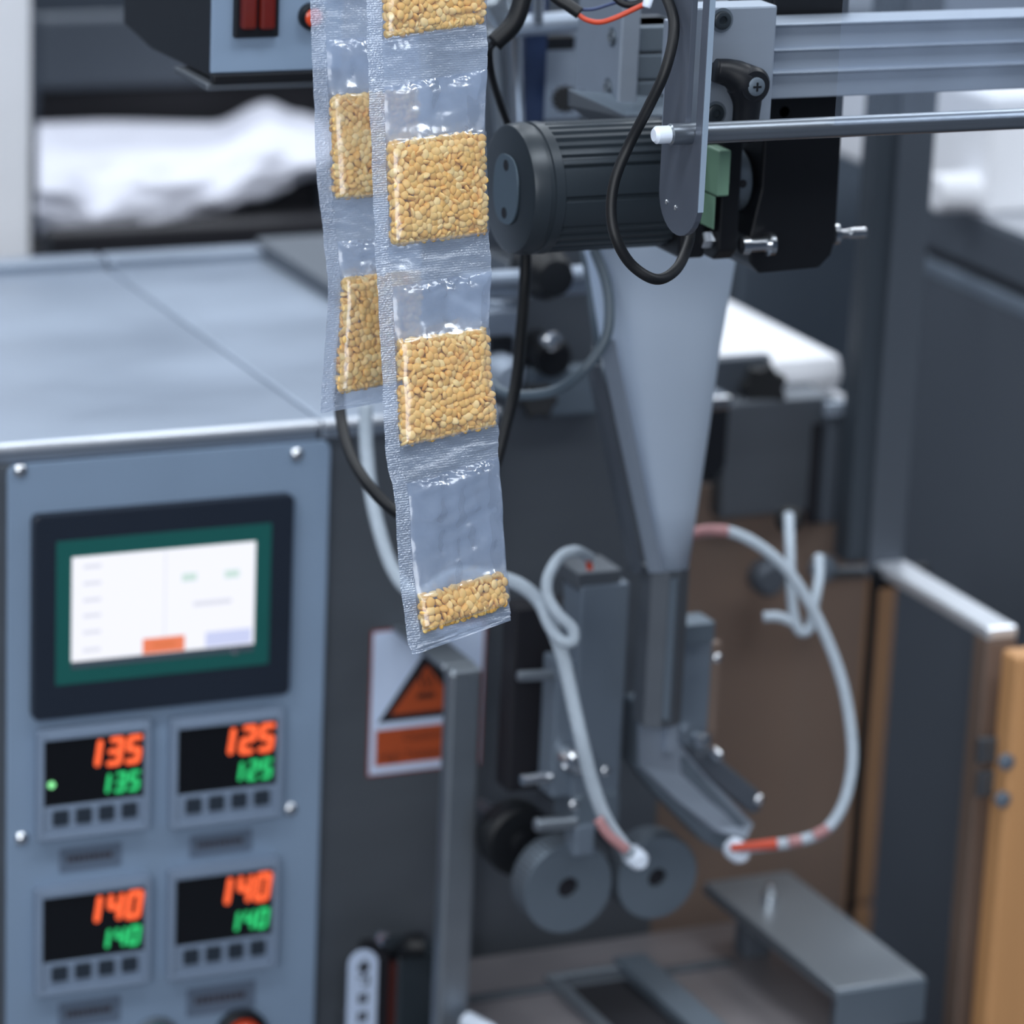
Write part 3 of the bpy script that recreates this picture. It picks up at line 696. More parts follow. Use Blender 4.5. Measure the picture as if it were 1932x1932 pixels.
box('block', (xk0-.004, YM-.046, zt0+.017), (xq, YM-.0305, zt1_), M['pcb'], tb_, .001)
box('lower_block', (xk0-.004, YM-.045, zt0), (xq-.0075, YM-.0305, zt0+.0168), M['pcb'], tb_, .0006)
kp = thing('drive_bracket', 'tall black bracket plate with nut and round coupling right of the green block', 'bracket', (XK, YM, zgb))
zk1 = PY(1382, 222, YM-.035).z; zk0 = PY(1382, 494, YM-.035).z
xk1 = PY(1362, 380, YM-.035).x; xk2 = PY(1398, 380, YM-.035).x
bm = bmesh.new(); a_prism(bm, [(xk1, YM-.034, zk0+.006), (xk1, YM-.028, zk0), (xk1, YM+.03, zk0), (xk1, YM+.03, zk1), (xk1, YM-.034, zk1)], (xk2-xk1, 0, 0)); link('plate', fin(bm), M['blackm'], kp, None, .001)
def hexnut(name, p, ax, r, L, m, parent):
    lathe(name, p, ax, [(0, r*.92), (L*.1, r), (L*.9, r), (L, r*.9), (L, r*.5), (L*.8, r*.45), (L*.8, 0)], m, parent, n=6)
pn_ = PX(1364, 468, xk1); hexnut('nut', (xk1, YM-.028, pn_.z+.0025), LEFT, .0048, .0075, M['chrome'], kp)
zcp = PY(1430, 345, YM-.02).z
lathe('coupling', (xk2, YM-.008, zcp), (1, 0, 0), [(0, .0160), (.0008, .0168), (.011, .0168), (.0125, .0155), (.0125, .006)], M['alu_dark'], kp, 'round grey coupling', n=40)
lathe('set_screw', (xk2+.006, YM-.008-.0166, zcp+.001), FRONT, [(0, .0022), (.0003, .0022), (.0003, .0014), (.0001, 0)], M['near_black'], kp, n=14)
# belt cover
XV = PY(1412, 380, YM-.035).x+.004
Yv = YM-.030
oc = [(1424, -120), (1583, -120), (1583, 448), (1568, 482), (1545, 508), (1438, 516), (1412, 494)]
bc = thing('belt_cover', 'deep black belt cover with chamfered lower corners, right of the coupling', 'cover', (XV+.02, Yv, PY(1500, 515, Yv).z))
q = [PY(x, y, Yv) for x, y in oc]
q[0].x = PY(1440, 300, Yv).x; q[-2].x = q[0].x+.002
zlo = q[-2].z
pts = [(q[0].x, zlo+.045), (q[0].x, PY(1500, -120, Yv).z), (PY(1582, 300, Yv).x, PY(1500, -120, Yv).z), (PY(1578, 440, Yv).x, q[2].z), (q[3].x, q[3].z), (q[4].x, zlo+.001), (q[5].x, zlo), (q[0].x-.004, zlo+.006), (q[0].x-.005, zlo+.02)]
slabY('cover', pts, Yv, .05, M['blackm'], bc, .0012)
zst = PY(1440, 460, Yv-.006).z
lathe('standoff', (xk2+.0005, Yv-.007, zst), (1, 0, 0), [(0, .0045), (.004, .0048), (.004, .0038), (.015, .0038), (.015, .0062), (.018, .0062), (.0183, .005)], M['chrome'], bc, 'polished standoff', n=24)
zsr = PY(1600, 442, Yv+.01).z; xr0 = PY(1580, 442, Yv+.01).x
lathe('through_bolt', (xr0-.002, Yv+.012, zsr), (1, 0, 0), [(0, .0055), (.003, .0055), (.003, .0022), (.010, .0022), (.010, .0028), (.0195, .0028), (.0200, .002)], M['chrome'], bc, 'polished bolt end', n=20)
hb0 = PY(1462, 220, Yv+.01); lathe('wing_nut', (hb0.x, Yv+.012, PY(1462, 212, Yv).z), FRONT, [(0, .005), (.01, .005), (.012, .003), (.012, 0)], M['nylon'], bc, n=12)

# clear film web over the rod
bm = bmesh.new(); xa = PY(1572, 100, YRod).x; xb = PY(2100, 100, YRod).x; lay = bm.verts.layers.float.new('haze'); gv = []
for i in range(13):
    row = []
    for j in range(13):
        v = bm.verts.new((xa+(xb-xa)*i/12, YRod-.0058+.0015*noise.noise(Vector((i*.5, 0, 2)))*j/12, zr+.002+(ztp-zr)*j/12)); v[lay] = .10+.14*abs(noise.noise(Vector((i*.9, 0, 5)))); row.append(v)
    gv.append(row)
for i in range(12):
    for j in range(12): bm.faces.new((gv[i][j], gv[i+1][j], gv[i+1][j+1], gv[i][j+1]))
tag(link('film_web', fin(bm), M['web'], smooth=True), 'clear packing film rising from the polished roller rod', 'film')

# ------------------------------------------------------------------ cables near the motor
def px_path(pts): return [PD(x, y, d) for x, y, d in pts]
r_ = lambda px, d: px*d/FPX/2
tag(tube('motor_cable', px_path([(1225, -60, 1.79), (1255, -10, 1.775), (1272, 50, 1.765), (1256, 130, 1.762), (1222, 205, 1.768), (1186, 275, 1.775), (1160, 340, 1.775), (1153, 400, 1.775), (1163, 452, 1.775), (1192, 500, 1.78), (1238, 527, 1.785), (1276, 508, 1.80), (1298, 462, 1.82), (1303, 430, 1.83)]), r_(21, 1.78), M['rubber'], n=16), 'smooth dark cable looping down across the motor face', 'cable')
ck = thing('sensor_cable', 'thick black sleeve narrowing to a thin lead beside the front sachet strip', 'cable', PD(960, 60, 1.9))
tube('sleeve', px_path([(1000, -60, 1.88), (985, 0, 1.88), (968, 45, 1.88), (932, 82, 1.88)]), r_(36, 1.88), M['rubber'], ck)
tube('lead', px_path([(934, 78, 1.88), (923, 95, 1.89), (926, 135, 1.90), (940, 185, 1.92), (962, 245, 1.94)]), r_(15, 1.9), M['rubber'], ck)
wl = thing('wire_lead', 'black lead splitting into one red and one blue wire above the bearing block', 'wire', PD(1150, 20, 1.86))
tube('sheath', px_path([(1020, -50, 1.86), (1046, -8, 1.86), (1072, 10, 1.86), (1094, 25, 1.86)]), r_(24, 1.86), M['rubber'], wl)
tube('red_wire', px_path([(1090, 27, 1.86), (1108, 38, 1.86), (1132, 42, 1.858), (1160, 34, 1.856), (1195, 18, 1.855), (1222, 5, 1.855)]), r_(10, 1.86), M['red_wire'], wl, 'red wire')
tube('blue_wire', px_path([(1094, 18, 1.862), (1120, 17, 1.862), (1150, 8, 1.862), (1175, 0, 1.862), (1195, -10, 1.862)]), r_(7, 1.86), M['blue_wire'], wl, 'blue wire')
c = PD(1190, -14, 1.862)
bm = bmesh.new(); u, v = RGT, -DWN
a_tube(bm, [c+(u*math.cos(t*math.pi/8)*1.0+v*math.sin(t*math.pi/8)*.75)*.0082 for t in range(17)], .0020, 10, 3); link('ring_terminal', fin(bm), M['black'], wl, smooth=True)
lathe('crimp', PD(1219, 14, 1.854), RGT*.3-DWN, [(0, .002), (.001, .0024), (.006, .0024), (.007, .002)], M['nylon'], wl, 'pale crimp end', n=12)

# ------------------------------------------------------------------ gear seen above and below the motor
YQ = .03
co_ = thing('seal_head', 'dark steel sealing head frame behind the motor', 'machine head', (PY(1050, 700, YQ).x, YQ, zw))
xa, xb = PY(985, 600, YQ).x, PY(1128, 600, YQ).x
box('column', (xa, YQ, zw), (xb, YQ+.12, PY(1000, -150, YQ).z), M['steel_dark'], co_, .003)
box('side_plate', (XR+.001, YQ+.01, zw), (xa-.001, YQ+.1, PY(1000, 60, YQ).z), M['slate'], co_, .002)
pbox('cross_plate', 990, 690, 1125, 770, YQ-.0115, -.012, M['alu_dark'], co_, .002)
a = PY(1010, 655, YQ); cyl('stud', a, a+Vector((0, -.03, 0)), .012, M['blackm'], co_)
a = PY(1035, 640, YQ-.03); lathe('bolt', a, FRONT, [(0, .006), (.006, .006), (.008, .003), (.008, 0)], M['chrome'], co_, 'bright bolt head', n=16)
pb1 = thing('pull_bar', 'double round steel bars crossing below the motor, holding a black clamp', 'bar', PY(1050, 520, -.06))
for dy, yy in ((522, -.06), (545, -.052)):
    a = PY(870, dy+8, yy); b = PY(1182, dy-6, yy); cyl('bar', (a.x, yy, a.z), (b.x, yy, a.z), .0052, M['alu'], pb1)
a = PY(1048, 508, -.075); lathe('clamp', (a.x, -.045, PY(1048, 512, -.06).z), FRONT, [(0, .016), (.02, .016), (.032, .011), (.034, 0)], M['rubber'], pb1, 'black clamp knob', n=12)
box('carrier', (PY(1000, 540, -.045).x, -.05, PY(1000, 550, -.045).z), (PY(1085, 540, -.045).x, YQ-.001, PY(1000, 520, -.045).z), M['steel_dark'], pb1, .002)
def knob(label, px, py, Y, r, ax=FRONT, lobes=7):
    c = PY(px, py, Y); t = thing('star_knob', label, 'knob', c)
    ax = Vector(ax); u, v = frame_of(ax); o = []
    for i in range(lobes*8):
        a = 2*math.pi*i/(lobes*8); rr = r*(.90+.10*math.cos(a*lobes)); o.append(c+(u*math.cos(a)+v*math.sin(a))*rr)
    prism('grip', o, ax*r*.7, M['rubber'], t, .0012)
    cyl('stem', c-ax*r*1.1, c, r*.32, M['steel'], t); return t
knob('small black fluted knob between the blue bar and the bearing block', 1065, 186, -.06, .0082, (-.35, -1, .1), 12)
knob('black star knob on the bracket right of the funnel', 1438, 726, .10, .0155, (-.35, -1, .05), 7)
knob('black knob under the curved grey tube, left of the funnel', 1012, 756, -.02, .0115, (-.2, -1, .3), 6)
# guide rods above the motor
gd = thing('guide_bar', 'dark blue vertical bar seen above the motor', 'bar', PY(1012, 235, -.05))
pbox('bar', 999, -100, 1027, 232, -.05, .01, M['blue_bar'], gd, .001)
pbox('backing', 1020, 70, 1085, 94, -.045, .008, M['black'], gd, .001)
cyl('guide_rod', PY(976, 260, -.055), PY(966, -60, -.055), .0046, M['chrome'], gd)
cyl('guide_rod', PY(948, 262, -.045), PY(930, 60, -.045), .004, M['steel'], gd)
md_ = thing('air_fitting', 'polished fittings catching the light above the motor', 'fitting', PY(1015, 40, -.06))
cyl('barrel', PY(1014, 44, -.075), PY(1016, -60, -.075), .0034, M['chrome'], md_)
cyl('barrel', PY(958, 50, -.07), PY(1090, 40, -.07), .0062, M['alu'], md_, n=20)
cyl('elbow', PY(925, 0, -.06), PY(950, 42, -.06), .006, M['steel'], md_)
pbox('bracket', 1030, 60, 1095, 225, -.03, .01, M['alu'], md_, .001)
tr_ = thing('trough', 'sloping grey metal lip behind the right end of the motor', 'bracket', PY(1180, 230, YM+.01))
prism('sheet', [PY(1075, 170, YM+.06), PY(1180, 218, YM+.045), PY(1300, 218, YM+.045), PY(1300, 190, YM+.055), PY(1190, 190, YM+.06)], (0, .004, 0), M['alu_dark'], tr_, .0005)
prism('rim', [PY(1075, 170, YM+.058), PY(1180, 222, YM+.043), PY(1190, 232, YM+.043), PY(1120, 232, YM+.055), PY(1075, 200, YM+.058)], (0, .003, 0), M['slate'], tr_, .0005)

# cylinder group left of centre, behind the strip's right edge
cg = thing('air_cylinder', 'pale steel air cylinder at the right edge of the front sachet strip', 'cylinder', PY(940, 720, -.03))
cyl('barrel', PY(930, 720, -.02), PY(946, 560, -.02), .011, M['alu'], cg)
pbox('head', 925, 640, 968, 690, -.04, .04, M['blackm'], cg, .001)
pbox('mount', 905, 590, 985, 635, -.035, .05, M['alu'], cg, .002)
lathe('port', PY(940, 700, -.04), FRONT, [(0, .012), (.012, .012), (.018, .007), (.018, 0)], M['alu'], cg)

# ------------------------------------------------------------------ tubes and cables below the motor
tag(tube('drop_cable', px_path([(992, 470, 1.97), (990, 540, 1.97), (984, 620, 1.96), (974, 720, 1.95), (955, 800, 1.94), (925, 900, 1.93), (870, 975, 1.92), (800, 990, 1.92), (742, 962, 1.93), (695, 915, 1.94), (662, 860, 1.96), (645, 800, 1.98), (640, 730, 2.0), (650, 640, 2.05)]), r_(23, 1.95), M['rubber'], n=14), 'black cable hanging in a wide loop behind the front sachet strip', 'cable')
tag(tube('air_tube', px_path([(1120, 470, 2.02), (1143, 530, 2.02), (1150, 590, 2.02), (1140, 645, 2.02), (1100, 700, 2.02), (1050, 736, 2.03), (990, 746, 2.04), (945, 738, 2.05), (915, 705, 2.06)]), r_(20, 2.02), M['grey_tube']), 'grey air tube curving from the motor underside to the left', 'tube')
tag(tube('air_tube', px_path([(1100, 470, 2.07), (1112, 540, 2.07), (1120, 600, 2.07), (1128, 660, 2.08), (1128, 730, 2.10)]), r_(13, 2.07), M['grey_tube']), 'short straight grey tube inside the bend of the curved tube', 'tube')
ws = thing('white_harness', 'thick white sleeved wires running behind the sachets and down to the left jaw', 'wire', PD(1060, 1250, 2.1))
tube('sleeve', px_path([(690, 760, 2.12), (692, 850, 2.12), (706, 960, 2.11), (742, 1075, 2.10), (790, 1120, 2.09), (860, 1085, 2.08), (950, 1092, 2.08), (1008, 1124, 2.08), (1040, 1180, 2.08), (1062, 1240, 2.08), (1080, 1320, 2.08), (1098, 1400, 2.08), (1118, 1480, 2.09), (1145, 1550, 2.10), (1188, 1612, 2.11)]), r_(27, 2.1), M['white_wire'], ws)
tube('loop', px_path([(1112, 1052, 2.12), (1085, 1040, 2.10), (1056, 1052, 2.09), (1034, 1090, 2.075), (1034, 1126, 2.07), (1054, 1160, 2.065), (1080, 1186, 2.065), (1080, 1210, 2.065), (1058, 1208, 2.065), (1036, 1180, 2.07), (1020, 1140, 2.075)]), r_(22, 2.1), M['white_wire'], ws)
tube('heater_end', px_path([(1128, 1545, 2.088), (1148, 1575, 2.09), (1182, 1604, 2.095)]), r_(20, 2.1), M['pink'], ws, 'faded pink heater lead end')
tube('heater_end', px_path([(1106, 1052, 2.115), (1112, 1066, 2.12), (1113, 1076, 2.12)]), r_(12, 2.1), M['red_wire'], ws, 'red heater lead end')
wr = thing('white_harness', 'white sleeved wire arching right of the funnel in a big loop', 'wire', PD(1600, 1350, 2.2))
tube('sleeve', px_path([(1290, 1012, 2.2), (1330, 1003, 2.2), (1378, 1004, 2.2), (1430, 1028, 2.2), (1482, 1072, 2.2), (1522, 1130, 2.2), (1560, 1205, 2.2), (1590, 1290, 2.2), (1606, 1380, 2.2), (1607, 1450, 2.2), (1590, 1520, 2.2), (1555, 1568, 2.2), (1500, 1588, 2.2), (1440, 1596, 2.2), (1385, 1602, 2.2)]), r_(22, 2.2), M['white_wire'], wr)
tube('red_mark', px_path([(1378, 1600, 2.196), (1420, 1596, 2.196), (1466, 1592, 2.196)]), lambda t: r_(14+8*t, 2.2), M['red_wire'], wr, 'red heater lead end')
tube('red_mark', px_path([(1488, 1589, 2.1955), (1512, 1586, 2.1955)]), r_(22, 2.2), M['pink'], wr, 'faded red mark')
tube('red_mark', px_path([(1536, 1577, 2.1955), (1562, 1563, 2.1955)]), r_(21, 2.2), M['pink'], wr, 'faded red mark')
tube('red_mark', px_path([(1300, 1008, 2.197), (1335, 1001, 2.197), (1374, 1002, 2.197)]), r_(23, 2.2), M['pink'], wr, 'faded red mark')
th = thing('thermocouple_lead', 'pale sensor lead hanging from the black grommet right of the funnel', 'wire', PD(1500, 1100, 2.24))
tube('lead', px_path([(1488, 972, 2.27), (1490, 1030, 2.25), (1492, 1090, 2.24), (1496, 1150, 2.24), (1508, 1190, 2.24), (1528, 1185, 2.24), (1536, 1140, 2.24), (1545, 1090, 2.25), (1545, 1050, 2.26)]), r_(20, 2.24), M['white_wire'], th)
tube('tail', px_path([(1440, 1164, 2.24), (1470, 1164, 2.24), (1500, 1176, 2.24)]), r_(20, 2.24), M['white_wire'], th)
lathe('grommet', PD(1487, 980, 2.30), -FWD, [(0, .0085), (.012, .0085), (.014, .006), (.014, .003)], M['rubber'], th, 'black grommet', n=20)

# ------------------------------------------------------------------ forming funnel
YF = PD(1250, 700, 2.08).y
fn = thing('forming_funnel', 'tall tapering bright steel funnel under the motor, ending in a narrow tube', 'funnel', PY(1255, 1340, YF))
tab = [(330, 1075, 1385), (490, 1115, 1378), (650, 1140, 1352), (800, 1168, 1333), (950, 1200, 1313), (1085, 1228, 1294)]
bm = bmesh.new(); n = 48; rings = []
for y, xl, xr_ in tab:
    a = PY(xl, y, YF); b = PY(xr_, y, YF); c = (a+b)/2; rx = (b.x-a.x)/2; ry = rx*.75
    rings.append([bm.verts.new((c.x+rx*math.cos(2*math.pi*i/n), YF+ry*math.sin(2*math.pi*i/n), c.z)) for i in range(n)])
for a, b in zip(rings, rings[1:]):
    for i in range(n): bm.faces.new((a[i], b[i], b[(i+1) % n], a[(i+1) % n]))
o = link('cone', fin(bm), M['funnel'], fn, smooth=True); md = o.modifiers.new('t', 'SOLIDIFY'); md.thickness = .0015; md.offset = -1
# folded lip along the left front of the cone
lip = [PY(1128, 640, YF-.022), PY(1158, 640, YF-.030), PY(1250, 1080, YF-.016), PY(1222, 1080, YF-.010)]
prism('lip', lip, (0, -.0015, 0), M['alu'], fn, .0005)
dl = [PY(1118, 690, YF+.006), PY(1134, 690, YF+.0), PY(1214, 1080, YF+.0), PY(1198, 1085, YF+.006)]
prism('rear_lip', dl, (0, .01, 0), M['slate'], fn, .0005)
a = PY(1214, 1085, YF); b = PY(1288, 1340, YF)
xc = (a.x+b.x)/2; hw_ = (PY(1288, 1200, YF).x-PY(1216, 1200, YF).x)/2
prism('tube', [(xc-hw_, YF-.004, a.z+.004), (xc-hw_*.3, YF-.010, a.z+.004), (xc+hw_*.3, YF-.010, a.z+.004), (xc+hw_, YF-.004, a.z+.004), (xc+hw_, YF+.01, a.z+.004), (xc-hw_, YF+.01, a.z+.004)], (0, 0, b.z-a.z-.01), M['steel_dark'], fn, .0008)
prism('tube_edge', [(xc-hw_*.28, YF-.0101, a.z), (xc-hw_*.05, YF-.0135, a.z), (xc+hw_*.2, YF-.0101, a.z)], (0, 0, b.z-a.z), M['alu_dark'], fn, .0003)

# ------------------------------------------------------------------ sealing jaws and rollers
YJ = YF+.035
lj = thing('sealing_jaw', 'grey upright sealing jaw left of the narrow funnel tube', 'jaw', PY(1110, 1500, YJ))
pbox('jaw_plate', 1098, 1108, 1168, 1500, YJ-.01, .025, M['slate_light'], lj, .0015)
pbox('jaw_side', 1052, 1250, 1097, 1500, YJ-.005, .02, M['slate_light'], lj, .0015)
pbox('cap_plate', 1090, 1082, 1172, 1106, YJ-.008, .03, M['steel_dark'], lj, .001)
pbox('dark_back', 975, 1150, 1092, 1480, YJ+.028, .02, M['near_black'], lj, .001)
pbox('foot', 1085, 1500, 1170, 1560, YJ-.012, .03, M['alu_dark'], lj, .003)
pbox('lower_arm', 1085, 1560, 1122, 1615, YJ-.014, .015, M['slate_light'], lj, .002)
cyl('bolt', PY(978, 1276, YJ), PY(1056, 1272, YJ), .0032, M['steel'], lj, 'plain bolt')
cyl('bolt', PY(984, 1472, YJ-.005), PY(1040, 1466, YJ-.005), .0034, M['chrome'], lj, 'bright bolt')
cyl('bolt', PY(1010, 1557, YJ-.01), PY(1086, 1550, YJ-.01), .0042, M['steel'], lj, 'plain bolt')
lathe('heater_boss', PY(1074, 1425, YJ-.006), FRONT, [(0, .0085), (.012, .0085), (.017, .006), (.018, 0)], M['chrome'], lj, 'polished boss')
for px, py in ((1142, 1454), (1082, 1518)): screw(lj, PY(px, py, YJ-.014), FRONT, .0028)
tag(lathe('heater_lamp', PY(1192, 1612, YJ-.03), FRONT, [(0, .006), (.01, .006), (.013, .004), (.013, 0)], M['nylon'], None, n=20), 'white ceramic ferrule at the end of the left heater lead', 'ferrule')
rj = thing('sealing_jaw', 'curved grey sealing jaw right of the narrow funnel tube with polished fittings', 'jaw', PY(1300, 1450, YJ))
prism('strip', [PY(1280, 1095, YJ-.016), PY(1297, 1095, YJ-.016), PY(1278, 1420, YJ-.016), PY(1256, 1420, YJ-.016)], (0, .006, 0), M['alu'], rj, .0006)
bodyp = [(1204, 1330), (1256, 1322), (1276, 1402), (1330, 1470), (1412, 1560), (1372, 1612), (1330, 1592), (1240, 1500), (1200, 1450)]
prism('jaw_body', [PY(x, y, YJ-.010) for x, y in bodyp], (0, .022, 0), M['alu_dark'], rj, .003)
bm = bmesh.new(); qa = [(1206, 1332), (1206, 1395), (1208, 1446), (1278, 1512), (1348, 1566), (1404, 1584)]; qb = [(1254, 1324), (1275, 1398), (1302, 1432), (1334, 1470), (1376, 1512), (1418, 1556)]
va = [bm.verts.new(PY(x, y, YJ-.0165)) for x, y in qa]; vb = [bm.verts.new(PY(x, y, YJ-.0125+.0095*min(1, k/3))) for k, (x, y) in enumerate(qb)]
for k in range(5): bm.faces.new((va[k], va[k+1], vb[k+1], vb[k]))
o = link('jaw_face', fin(bm), M['alu'], rj, 'upper face made paler to look lit'); md = o.modifiers.new('t', 'SOLIDIFY'); md.thickness = .003; md.offset = 0  # lit top side painted in with a paler metal than the jaw body
gl_ = [(1278, 1402), (1332, 1468), (1414, 1558), (1424, 1545), (1350, 1452), (1300, 1400), (1296, 1400)]
pbox('bracket_top', 1288, 1180, 1348, 1212, YJ-.006, .02, M['alu_dark'], rj, .001)
pbox('bracket', 1290, 1210, 1332, 1425, YJ-.002, .014, M['slate_light'], rj, .001)
pbox('copper_strip', 1334, 1215, 1350, 1400, YJ-.001, .006, M['bronze'], rj, .0006)
prism('cradle', [PY(x, y, YJ-.004) for x, y in ((1285, 1400), (1350, 1425), (1440, 1500), (1440, 1530), (1420, 1540), (1300, 1440))], (0, .018, 0), M['slate'], rj, .003)
for px, py, r in ((1318, 1392, .0055), (1345, 1420, .0042)):
    lathe('fitting', PY(px, py, YJ-.006), FRONT, [(0, r), (.006, r), (.009, r*.6), (.0095, 0)], M['chrome'], rj, 'polished fitting')
for px, py in ((1353, 1241), (1432, 1508), (1218, 1448)): screw(rj, PY(px, py, YJ-.008), FRONT, .0030)
tag(lathe('heater_ferrule', PY(1384, 1600, YJ-.02), FRONT, [(0, .0068), (.008, .0068), (.012, .0045), (.012, 0)], M['nylon'], None, n=20), 'white ceramic ferrule at the end of the red heater lead', 'ferrule')
YRo = YJ-.004
def roller(label, px, py, r, th_):
    c = PY(px, py, YRo); t = thing('draw_roller', label, 'roller', c)
    lathe('disc', c, FRONT, [(-.02, r*.96), (-.0195, r), (-.0008, r), (0, r*.985), (0, r*.24), (-.004, r*.22)], M['alu_dark'], t, n=56)
    bm = bmesh.new()
    for k in range(56):
        a = 2*math.pi*k/56; p = c+Vector((math.cos(a)*r, .01, math.sin(a)*r)); a_cyl(bm, p+Vector((0, -.009, 0)), p+Vector((0, .009, 0)), r*.025, 5, 0)
    link('knurl', fin(bm), M['steel_dark'], t)['kind'] = 'stuff'
    lathe('bore', c+Vector((0, .0035, 0)), FRONT, [(0, r*.235), (.0006, r*.235), (.0008, 0)], M['near_black'], t, 'dark axle hole', n=24)
    cyl('axle', Vector((c.x, min(c.y+.0195, .012), c.z)), Vector((c.x, .0195, c.z)), r*.2, M['steel_dark'], t)
roller('large grey knurled draw roller with dark centre, lower left of the pair', 1073, 1676, .0285, .02)
roller('grey draw roller just right of the larger one', 1241, 1657, .0262, .02)
c = PY(985, 1590, YJ+.03); t = thing('rubber_roller', 'black rubber roller behind the left draw roller', 'wheel', c)
lathe('rim', c, FRONT, [(-.02, .020), (-.018, .022), (-.002, .022), (0, .020), (0, .008)], M['rubber'], t, n=36)
lathe('hub', c, FRONT, [(0, .0078), (.002, .0078), (.003, .005), (.003, 0)], M['blackm'], t)
lathe('shaft', c, Vector((0, 1, 0)), [(.019, .006), (.06, .006)], M['steel_dark'], t)

# ------------------------------------------------------------------ steel wall with its brown reflection painted in, brackets right of the funnel
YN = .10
bp = thing('splash_guard', 'far steel wall with a brown reflection in its colour, behind the arching white wire', 'panel', (XW+.08, YN, 0))  # machine's far stainless wall; reflected brown is painted into its colour
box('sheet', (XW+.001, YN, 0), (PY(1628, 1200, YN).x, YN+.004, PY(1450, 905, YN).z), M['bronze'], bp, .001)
bx = thing('steel_housing', 'small grey steel housing below the bright steel top, left of the upright', 'housing', PY(1500, 960, .09))
pbox('front', 1372, 762, 1560, 962, .085, .10, M['steel_dark'], bx, .002)
pbox('right_flange', 1566, 770, 1598, 985, .075, .12, M['slate'], bx, .002)
pbox('dark_slot', 1536, 800, 1562, 985, .083, .004, M['near_black'], bx, 0)
pbox('flange_tip', 1562, 762, 1602, 785, .070, .006, M['alu'], bx, .001)
YC2 = .12
cv = thing('white_cover', 'steel box top with its bright reflection coloured white, between the funnel and the upright', 'cover', PY(1480, 750, YC2))  # steel box top; its strong reflection of the lights is painted as white
zc0 = PY(1480, 756, YC2).z; zc1 = PY(1600, 668, YC2).z
xa = PY(1345, 745, YC2).x; xb = PY(1602, 700, YC2).x
yb_ = PZ(1372, 548, zc1).y
box('shell', (xa, YC2, zc0), (xb, yb_, zc1), M['white_paint'], cv, .012)
box('base_strip', (xa+.004, YC2-.002, zc0-.004), (xb, yb_, zc0), M['white_paint'], cv, .001)
kb = thing('knob_bracket', 'grey bracket carrying the black star knob and a black block', 'bracket', PY(1380, 760, .06))
pbox('plate', 1325, 680, 1452, 762, .108, .01, M['slate'], kb, .002)
pbox('tip', 1330, 752, 1382, 772, .05, .05, M['chrome'], kb, .002)
prism('black_block', [PY(x, y, .05) for x, y in ((1330, 775), (1378, 768), (1370, 880), (1345, 912), (1318, 895))], (0, .05, 0), M['black'], kb, .002)
sp2 = thing('clip_bar', 'thin grey bar with small fittings below the steel housing', 'bar', PY(1570, 1080, .07))
cyl('bar', PY(1540, 1083, .07), PY(1645, 1078, .07), .004, M['steel_dark'], sp2)
lathe('collar', PY(1548, 1070, .066), FRONT, [(0, .009), (.006, .009), (.008, .006), (.008, 0)], M['slate_light'], sp2)
lathe('cup', PY(1440, 1085, .08), FRONT, [(0, .012), (.01, .012), (.014, .009), (.014, .006)], M['slate'], sp2)

# ------------------------------------------------------------------ lower deck
ZD = PY(1000, 1795, 0).z
dkx0, dkx1 = gx1_+.002, PZ(1472, 1655, PY(1340, 1668, -.02).z).x
dk2 = thing('machine_deck', 'worn grey steel deck under the draw rollers', 'deck', ((dkx0+dkx1)/2, -.1, 0))
box('deck_plate', (dkx0, -.24, ZD-.02), (dkx1, .003, ZD), M['deck'], dk2, .002)
box('step', (dkx0, -.062, ZD), (dkx1-.05, -.054, ZD+.003), M['steel_dark'], dk2, .001)
box('apron', (dkx0+.005, -.238, 0), (dkx1-.005, -.228, ZD-.02), M['steel_dark'], dk2)
# discharge chute: dark open box
ch = thing('discharge_chute', 'dark open chute let into the deck at the bottom edge', 'chute', PZ(1120, 1900, ZD))
c0 = PZ(1055, 1858, ZD); cw = .052; yn = -.235
bm = bmesh.new()
x0c, y1c = c0.x, c0.y; x1c = PZ(1175, 1845, ZD).x
box('left_wall', (x0c-.008, yn, ZD), (x0c, y1c, ZD+.006), M['steel'], ch); box('right_wall', (x1c, yn, ZD), (x1c+.022, y1c+.012, ZD+.008), M['alu_dark'], ch, .001)
box('back_wall', (x0c-.008, y1c, ZD), (x1c, y1c+.006, ZD+.006), M['steel'], ch); box('mouth', (x0c, yn, ZD), (x1c, y1c, ZD+.001), M['near_black'], ch, 0, 'black opening')
# tilted-looking shelf plate, right
YL0 = PY(1340, 1668, -.02)
ZL = YL0.z
q = [PZ(x, y, ZL) for x, y in ((1332, 1668), (1488, 1642), (1690, 1838), (1548, 1872))]
sf = thing('shelf_plate', 'grey shelf plate with a bolt, sloping towards the bottom right', 'plate', (q[0].x, q[0].y, ZL-.03))
x0s, x1s = q[0].x, q[1].x; yn_ = q[3].y; yf_ = q[1].y
prism('plate', [(x0s, yn_, ZL), (x1s, yn_, ZL), (x1s, yf_, ZL), (x0s, yf_, ZL)], (0, 0, -.008), M['steel'], sf, .0012)
box('front_edge', (x0s, yn_-.002, ZL-.03), (x1s, yn_, ZL-.001), M['alu_dark'], sf)
p = PZ(1452, 1702, ZL); lathe('bolt', p, UP, [(0, .005), (.006, .005), (.0065, .003), (.012, .003), (.012, 0)], M['chrome'], sf, 'bright bolt', n=16)
for yy in (yn_+.01, yf_-.04):
    box('leg', (x0s+.012, yy, ZD), (x0s+.030, yy+.016, ZL-.008), M['slate'], sf); 
box('leg', (x1s-.020, yn_+.03, ZD), (x1s-.005, yn_+.045, ZL-.008), M['steel_dark'], sf)

